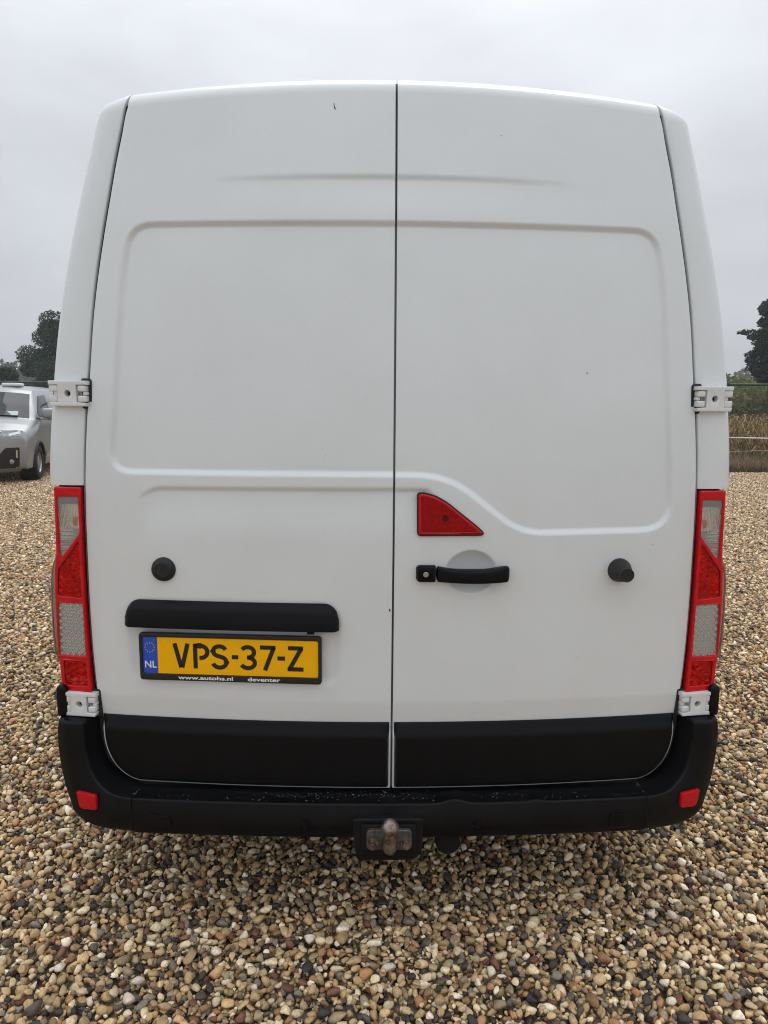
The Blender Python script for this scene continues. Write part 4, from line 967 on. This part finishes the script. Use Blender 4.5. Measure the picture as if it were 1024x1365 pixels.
for k in range(-7, 13):
    s_ = 1.25+2.5*k
    if pm is None:
        m = MB(); m.lathe([(.030, -.04), (.030, 2.01), (.034, 2.015), (.034, 2.035), (.02, 2.05), (.001, 2.052)], 12, 'z'); po = m.build('post', FENCE_G, FENCE); pm = po.data
        m = MB(); D3 = np.array([*FD, 0])
        for w_ in np.arange(.05, 2.5, .05): m.tube([D3*w_+np.array([0, 0, .03]), D3*w_+np.array([0, 0, 1.98])], .0012, 3, False)
        for h_ in np.arange(.05, 2.0, .2): m.tube([np.array([0, 0, h_]), D3*2.5+np.array([0, 0, h_])], .0016, 3, False)
        pa = m.build('wire_panel', FENCE_G, FENCE, smooth=False, sharp=None); wm = pa.data
    else: po = link(bpy.data.objects.new('post', pm), FENCE); pa = link(bpy.data.objects.new('wire_panel', wm), FENCE)
    po.location = inv(fpt(s_)); pa.location = inv(fpt(s_))
ROPE = pmat('white_tape', (.72, .72, .70), .7)
def sag(s0, s1, z, d, dz, n=14): return [fpt(s0+(s1-s0)*t, d, z-dz*4*t*(1-t)) for t in np.linspace(0, 1, n)]
m = MB()
for a_, b_ in ((-12, -4), (-4, 4), (4, 12)): m.tube(sag(a_, b_, .80, .5, .05), .016, 6, False)
tag(m.build('fence_tape', ROPE), 'white fencing tape stretched level in front of the dry maize field', 'tape')
m = MB()
for a_, b_ in ((-12, -5), (-5, 0), (0, 5), (5, 12)): m.tube(sag(a_, b_, .47, .55, .09), .006, 5, False)
tag(m.build('sagging_cord', pmat('pale_cord', (.45, .42, .36), .8)), 'thin pale cord sagging below the white fencing tape', 'cord')
# dry grass along the foot of the fence
def blades(name, n, sfun, hmin, hmax, wd, cols, mat, lean=.35, segs=3):
    B = np.array([sfun() for _ in range(n)]); h = rng.uniform(hmin, hmax, n); a = rng.uniform(0, 2*np.pi, n); L_ = rng.uniform(.3, 1, n)*lean*h; V = []; 
    for k in range(segs+1):
        t = k/segs; c = B+np.stack([np.cos(a)*L_*t**2, np.sin(a)*L_*t**2, h*t*(1-.12*t)], -1); ww = wd*(1-t*.85)
        V += [c+np.stack([-np.sin(a)*ww, np.cos(a)*ww, 0*a], -1), c-np.stack([-np.sin(a)*ww, np.cos(a)*ww, 0*a], -1)]
    V = np.stack(V, 1); k_ = 2*(segs+1); F = np.concatenate([(np.arange(n)*k_)[:, None]+np.array([2*j, 2*j+1, 2*j+3, 2*j+2]) for j in range(segs)]); me = mesh_data(name, V.reshape(-1, 3), F, mat)
    cols = np.asarray(cols); c = np.repeat(cols[rng.integers(len(cols), size=n)]*rng.uniform(.7, 1.25, (n, 1)), k_, 0)
    at = me.color_attributes.new('tint', 'FLOAT_COLOR', 'POINT'); at.data.foreach_set('color', np.concatenate([c, np.ones((len(c), 1))], 1).ravel()); return link(bpy.data.objects.new(name, me))
tag(blades('dry_grass', 26000, lambda: fpt(rng.uniform(-16, 30), abs(rng.normal(.15, .6)), -.05), .15, .42, .008, [(.27, .18, .11), (.22, .14, .10), (.34, .25, .14), (.18, .115, .085)], STRAW, 1.1), 'brown withered grass along the foot of the wire fence', 'grass', kind='stuff')
tag(blades('green_grass', 9000, lambda: fpt(rng.uniform(-16, 30), rng.uniform(-.12, .12), -.03), .04, .14, .005, [(.06, .10, .02), (.09, .11, .03)], LEAF), 'short green grass fringe at the edge of the gravel', 'grass', kind='stuff')
# dry maize: rows of stalks with drooping leaves
def maize():
    V = []; F = []; C = []; n0 = 0; cols = np.array([(.30, .20, .085), (.36, .26, .12), (.22, .14, .06), (.17, .10, .045), (.26, .20, .07)])
    for d in np.arange(3.0, 13.5, .55):
        for s_ in np.arange(-18, 7, .14):
            b = np.array(fpt(s_+rng.normal(0, .05), d+rng.normal(0, .06), -.06)); h = rng.uniform(.95, 1.32); c = cols[rng.integers(5)]*rng.uniform(.7, 1.2)
            if rng.random() < .06: continue
            a = rng.uniform(0, 2*np.pi); top = b+np.array([rng.normal(0, .05), rng.normal(0, .05), h]); e = np.array([math.cos(a), math.sin(a), 0])*.009
            V += [b-e, b+e, top+e*.4, top-e*.4]; F.append([n0, n0+1, n0+2, n0+3]); C += [c*.8]*4; n0 += 4
            for k in range(7):
                t = rng.uniform(.2, .98); p = b+(top-b)*t; a = rng.uniform(0, 2*np.pi); L_ = rng.uniform(.22, .5); u = np.array([math.cos(a), math.sin(a), 0]); w = np.array([-u[1], u[0], 0])*rng.uniform(.014, .03); r = rng.uniform(.05, .35)
                q1 = p+u*L_*.45+np.array([0, 0, L_*r*.6]); q2 = p+u*L_*.8+np.array([0, 0, -L_*rng.uniform(.1, .6)]); cc = cols[rng.integers(5)]*rng.uniform(.65, 1.25)
                V += [p-w*.5, p+w*.5, q1+w, q1-w, q2+w*.3, q2-w*.3]; F += [[n0, n0+1, n0+2, n0+3], [n0+3, n0+2, n0+4, n0+5]]; C += [cc]*6; n0 += 6
    me = mesh_data('dry_maize', np.array(V), np.array(F), STRAW, smooth=False); at = me.color_attributes.new('tint', 'FLOAT_COLOR', 'POINT'); C = np.array(C); at.data.foreach_set('color', np.concatenate([C, np.ones((len(C), 1))], 1).ravel())
    tag(link(bpy.data.objects.new('dry_maize', me)), 'field of withered brown maize behind the fence on the right', 'maize', kind='stuff')
maize()
# trees
def broad_tree(base, height, radius, name, label, cols, nleaf=14000, leaf=.16, low=.12):
    T = empty(name, label, 'tree', base); h = height; tr = MB(); tr.tube([(0, 0, -.1), (.05, 0, h*.25), (-.05, .1, h*.5), (.05, 0, h*.8)], [h*.028, h*.022, h*.014, h*.004], 8); pts = []
    clumps = []
    for k in range(34):
        z = rng.uniform(low, .97); prof = math.sin(min(1, (z-low)/(1-low)*1.0+.16)*math.pi)**.7; a = rng.uniform(0, 2*np.pi); rr_ = radius*prof*rng.uniform(.35, .95); c = (math.cos(a)*rr_, math.sin(a)*rr_, z*h); clumps.append((c, radius*rng.uniform(.22, .40)))
        if k % 2 == 0: z0 = max(.15*h, c[2]-radius*.7); tr.tube([(0, 0, z0), (c[0]*.5, c[1]*.5, (z0+c[2])/2), c], [h*.010, h*.007, h*.002], 5, False)
    tr.build('trunk', BARK, T); P = np.concatenate([ball(nleaf//34, c, (r, r, r*.75)) for c, r in clumps]); leaf_mesh('crown', P, leaf*rng.uniform(.6, 1.3, len(P)), cols, LEAF, T); return T
def at_px(px, D): return (-.0757+(px-491.6)/960*D, -2.0825+D, -.06)
broad_tree(at_px(86, 60), 8.0, 3.3, 'broadleaf_tree', 'tall dark leafy tree rising behind the silver van', GREEN_D, 44000, .095)
broad_tree(at_px(22, 52), 3.4, 2.2, 'hedge_tree', 'low green bushy tree behind the silver van, left of the tall dark tree', GREEN_F, 16000, .085, .02)
def pine(base, h, label):
    T = empty('pine_tree', label, 'tree', base); tr = MB(); tr.tube([(0, 0, -.1), (.06, 0, h*.3), (0, .05, h*.7), (0, 0, h)], [h*.022, h*.018, h*.010, h*.002], 8); P = []
    for k in range(60):
        z = h*rng.uniform(.36, 1.0); t = z/h; L_ = (h*.32)*(1.08-t)**.7*rng.uniform(.55, 1.1); a = rng.uniform(0, 2*np.pi); d = np.array([math.cos(a), math.sin(a), rng.uniform(-.1, .6)]); p0 = np.array([0, 0, z]); p1 = p0+d*L_
        tr.tube([p0, (p0+p1)/2+np.array([0, 0, -.05]), p1], [h*.006, h*.004, h*.0015], 5, False)
        for q in np.linspace(.35, 1.05, 5): P.append(ball(110, p0+d*L_*q+rng.normal(0, .10, 3), (L_*.15+.16, L_*.15+.16, rng.uniform(.14, .30))))
    tr.build('trunk', BARK, T); P = np.concatenate(P); leaf_mesh('crown', P, .075*rng.uniform(.6, 1.3, len(P)), GREEN_P, LEAF, T, aspect=3.0)
pine(at_px(1023, 44), 7.6, 'dark pine tree with layered branches standing beyond the maize field')
# scrub behind the field and the woods on the horizon
def thicket(name, label, n, region, hfun, cols, leaf, w=None):
    C = []
    for _ in range(n):
        s_, d = rng.uniform(*region[0]), rng.uniform(*region[1]); hh = hfun(s_, d); r = hh*rng.uniform(.30, .5); C.append(ball(230, (*fpt(s_, d)[:2], hh*rng.uniform(.25, .70)), (r*1.5, r*1.2, r)))
    P = np.concatenate(C); P = P[P[:, 2] > -.1]; return tag(leaf_mesh(name, P, leaf*rng.uniform(.6, 1.3, len(P)), cols, LEAF, w=w), label, 'bushes', kind='stuff')
thicket('yellow_green_scrub', 'yellowish green scrub on the far side of the maize field', 620, ((-52, 6), (30, 50)), lambda s, d: 2.1+(d-30)*.10+rng.uniform(-.3, .4), GREEN_Y, .20)
thicket('hedge_base_shade', 'low hedge foot, its shade put into dark green leaves, at the back of the maize field', 160, ((-60, 12), (24, 27)), lambda s, d: rng.uniform(.9, 1.35), GREEN_P, .13)  # dark leaf colour stands in for the shadow at the hedge base
thicket('green_scrub', 'green scrub behind the fence on the left', 220, ((6, 70), (8, 30)), lambda s, d: rng.uniform(1.4, 2.6), GREEN_F, .13)
def wood():
    C = []
    for k in range(330):
        a = rng.uniform(-52, 52); D = rng.uniform(150, 230); hh = (10.5 if a < 0 else 9.0)*D/180*rng.uniform(.72, 1.08); x, y = D*math.tan(R(a)), D-2
        for j in range(3): C.append(ball(110, (x+rng.normal(0, 2), y, hh*(.30+.25*j)), (hh*.34*(1.1-.25*j), hh*.34, hh*.24)))
    P = np.concatenate(C); tag(leaf_mesh('distant_wood', P, .75*rng.uniform(.6, 1.3, len(P)), GREEN_F, LEAF), 'hazy wooded ridge on the horizon', 'wood', kind='stuff')
wood()
# damp air
HAZE = bpy.data.materials.new('damp_air'); HAZE.use_nodes = True; ht = HAZE.node_tree; ht.nodes.clear()
ho = N(ht, 'ShaderNodeOutputMaterial'); hv = N(ht, 'ShaderNodeVolumePrincipled'); hv.inputs['Color'].default_value = (.86, .89, .93, 1); hv.inputs['Density'].default_value = .0013; hv.inputs['Anisotropy'].default_value = .2
ht.links.new(hv.outputs[0], ho.inputs['Volume'])
m = MB(); m.box((0, 115, 12), (760, 460, 26.2)); hz = m.build('haze', HAZE, smooth=False, sharp=None); tag(hz, 'thin damp haze over the yard and fields', 'haze', kind='stuff')
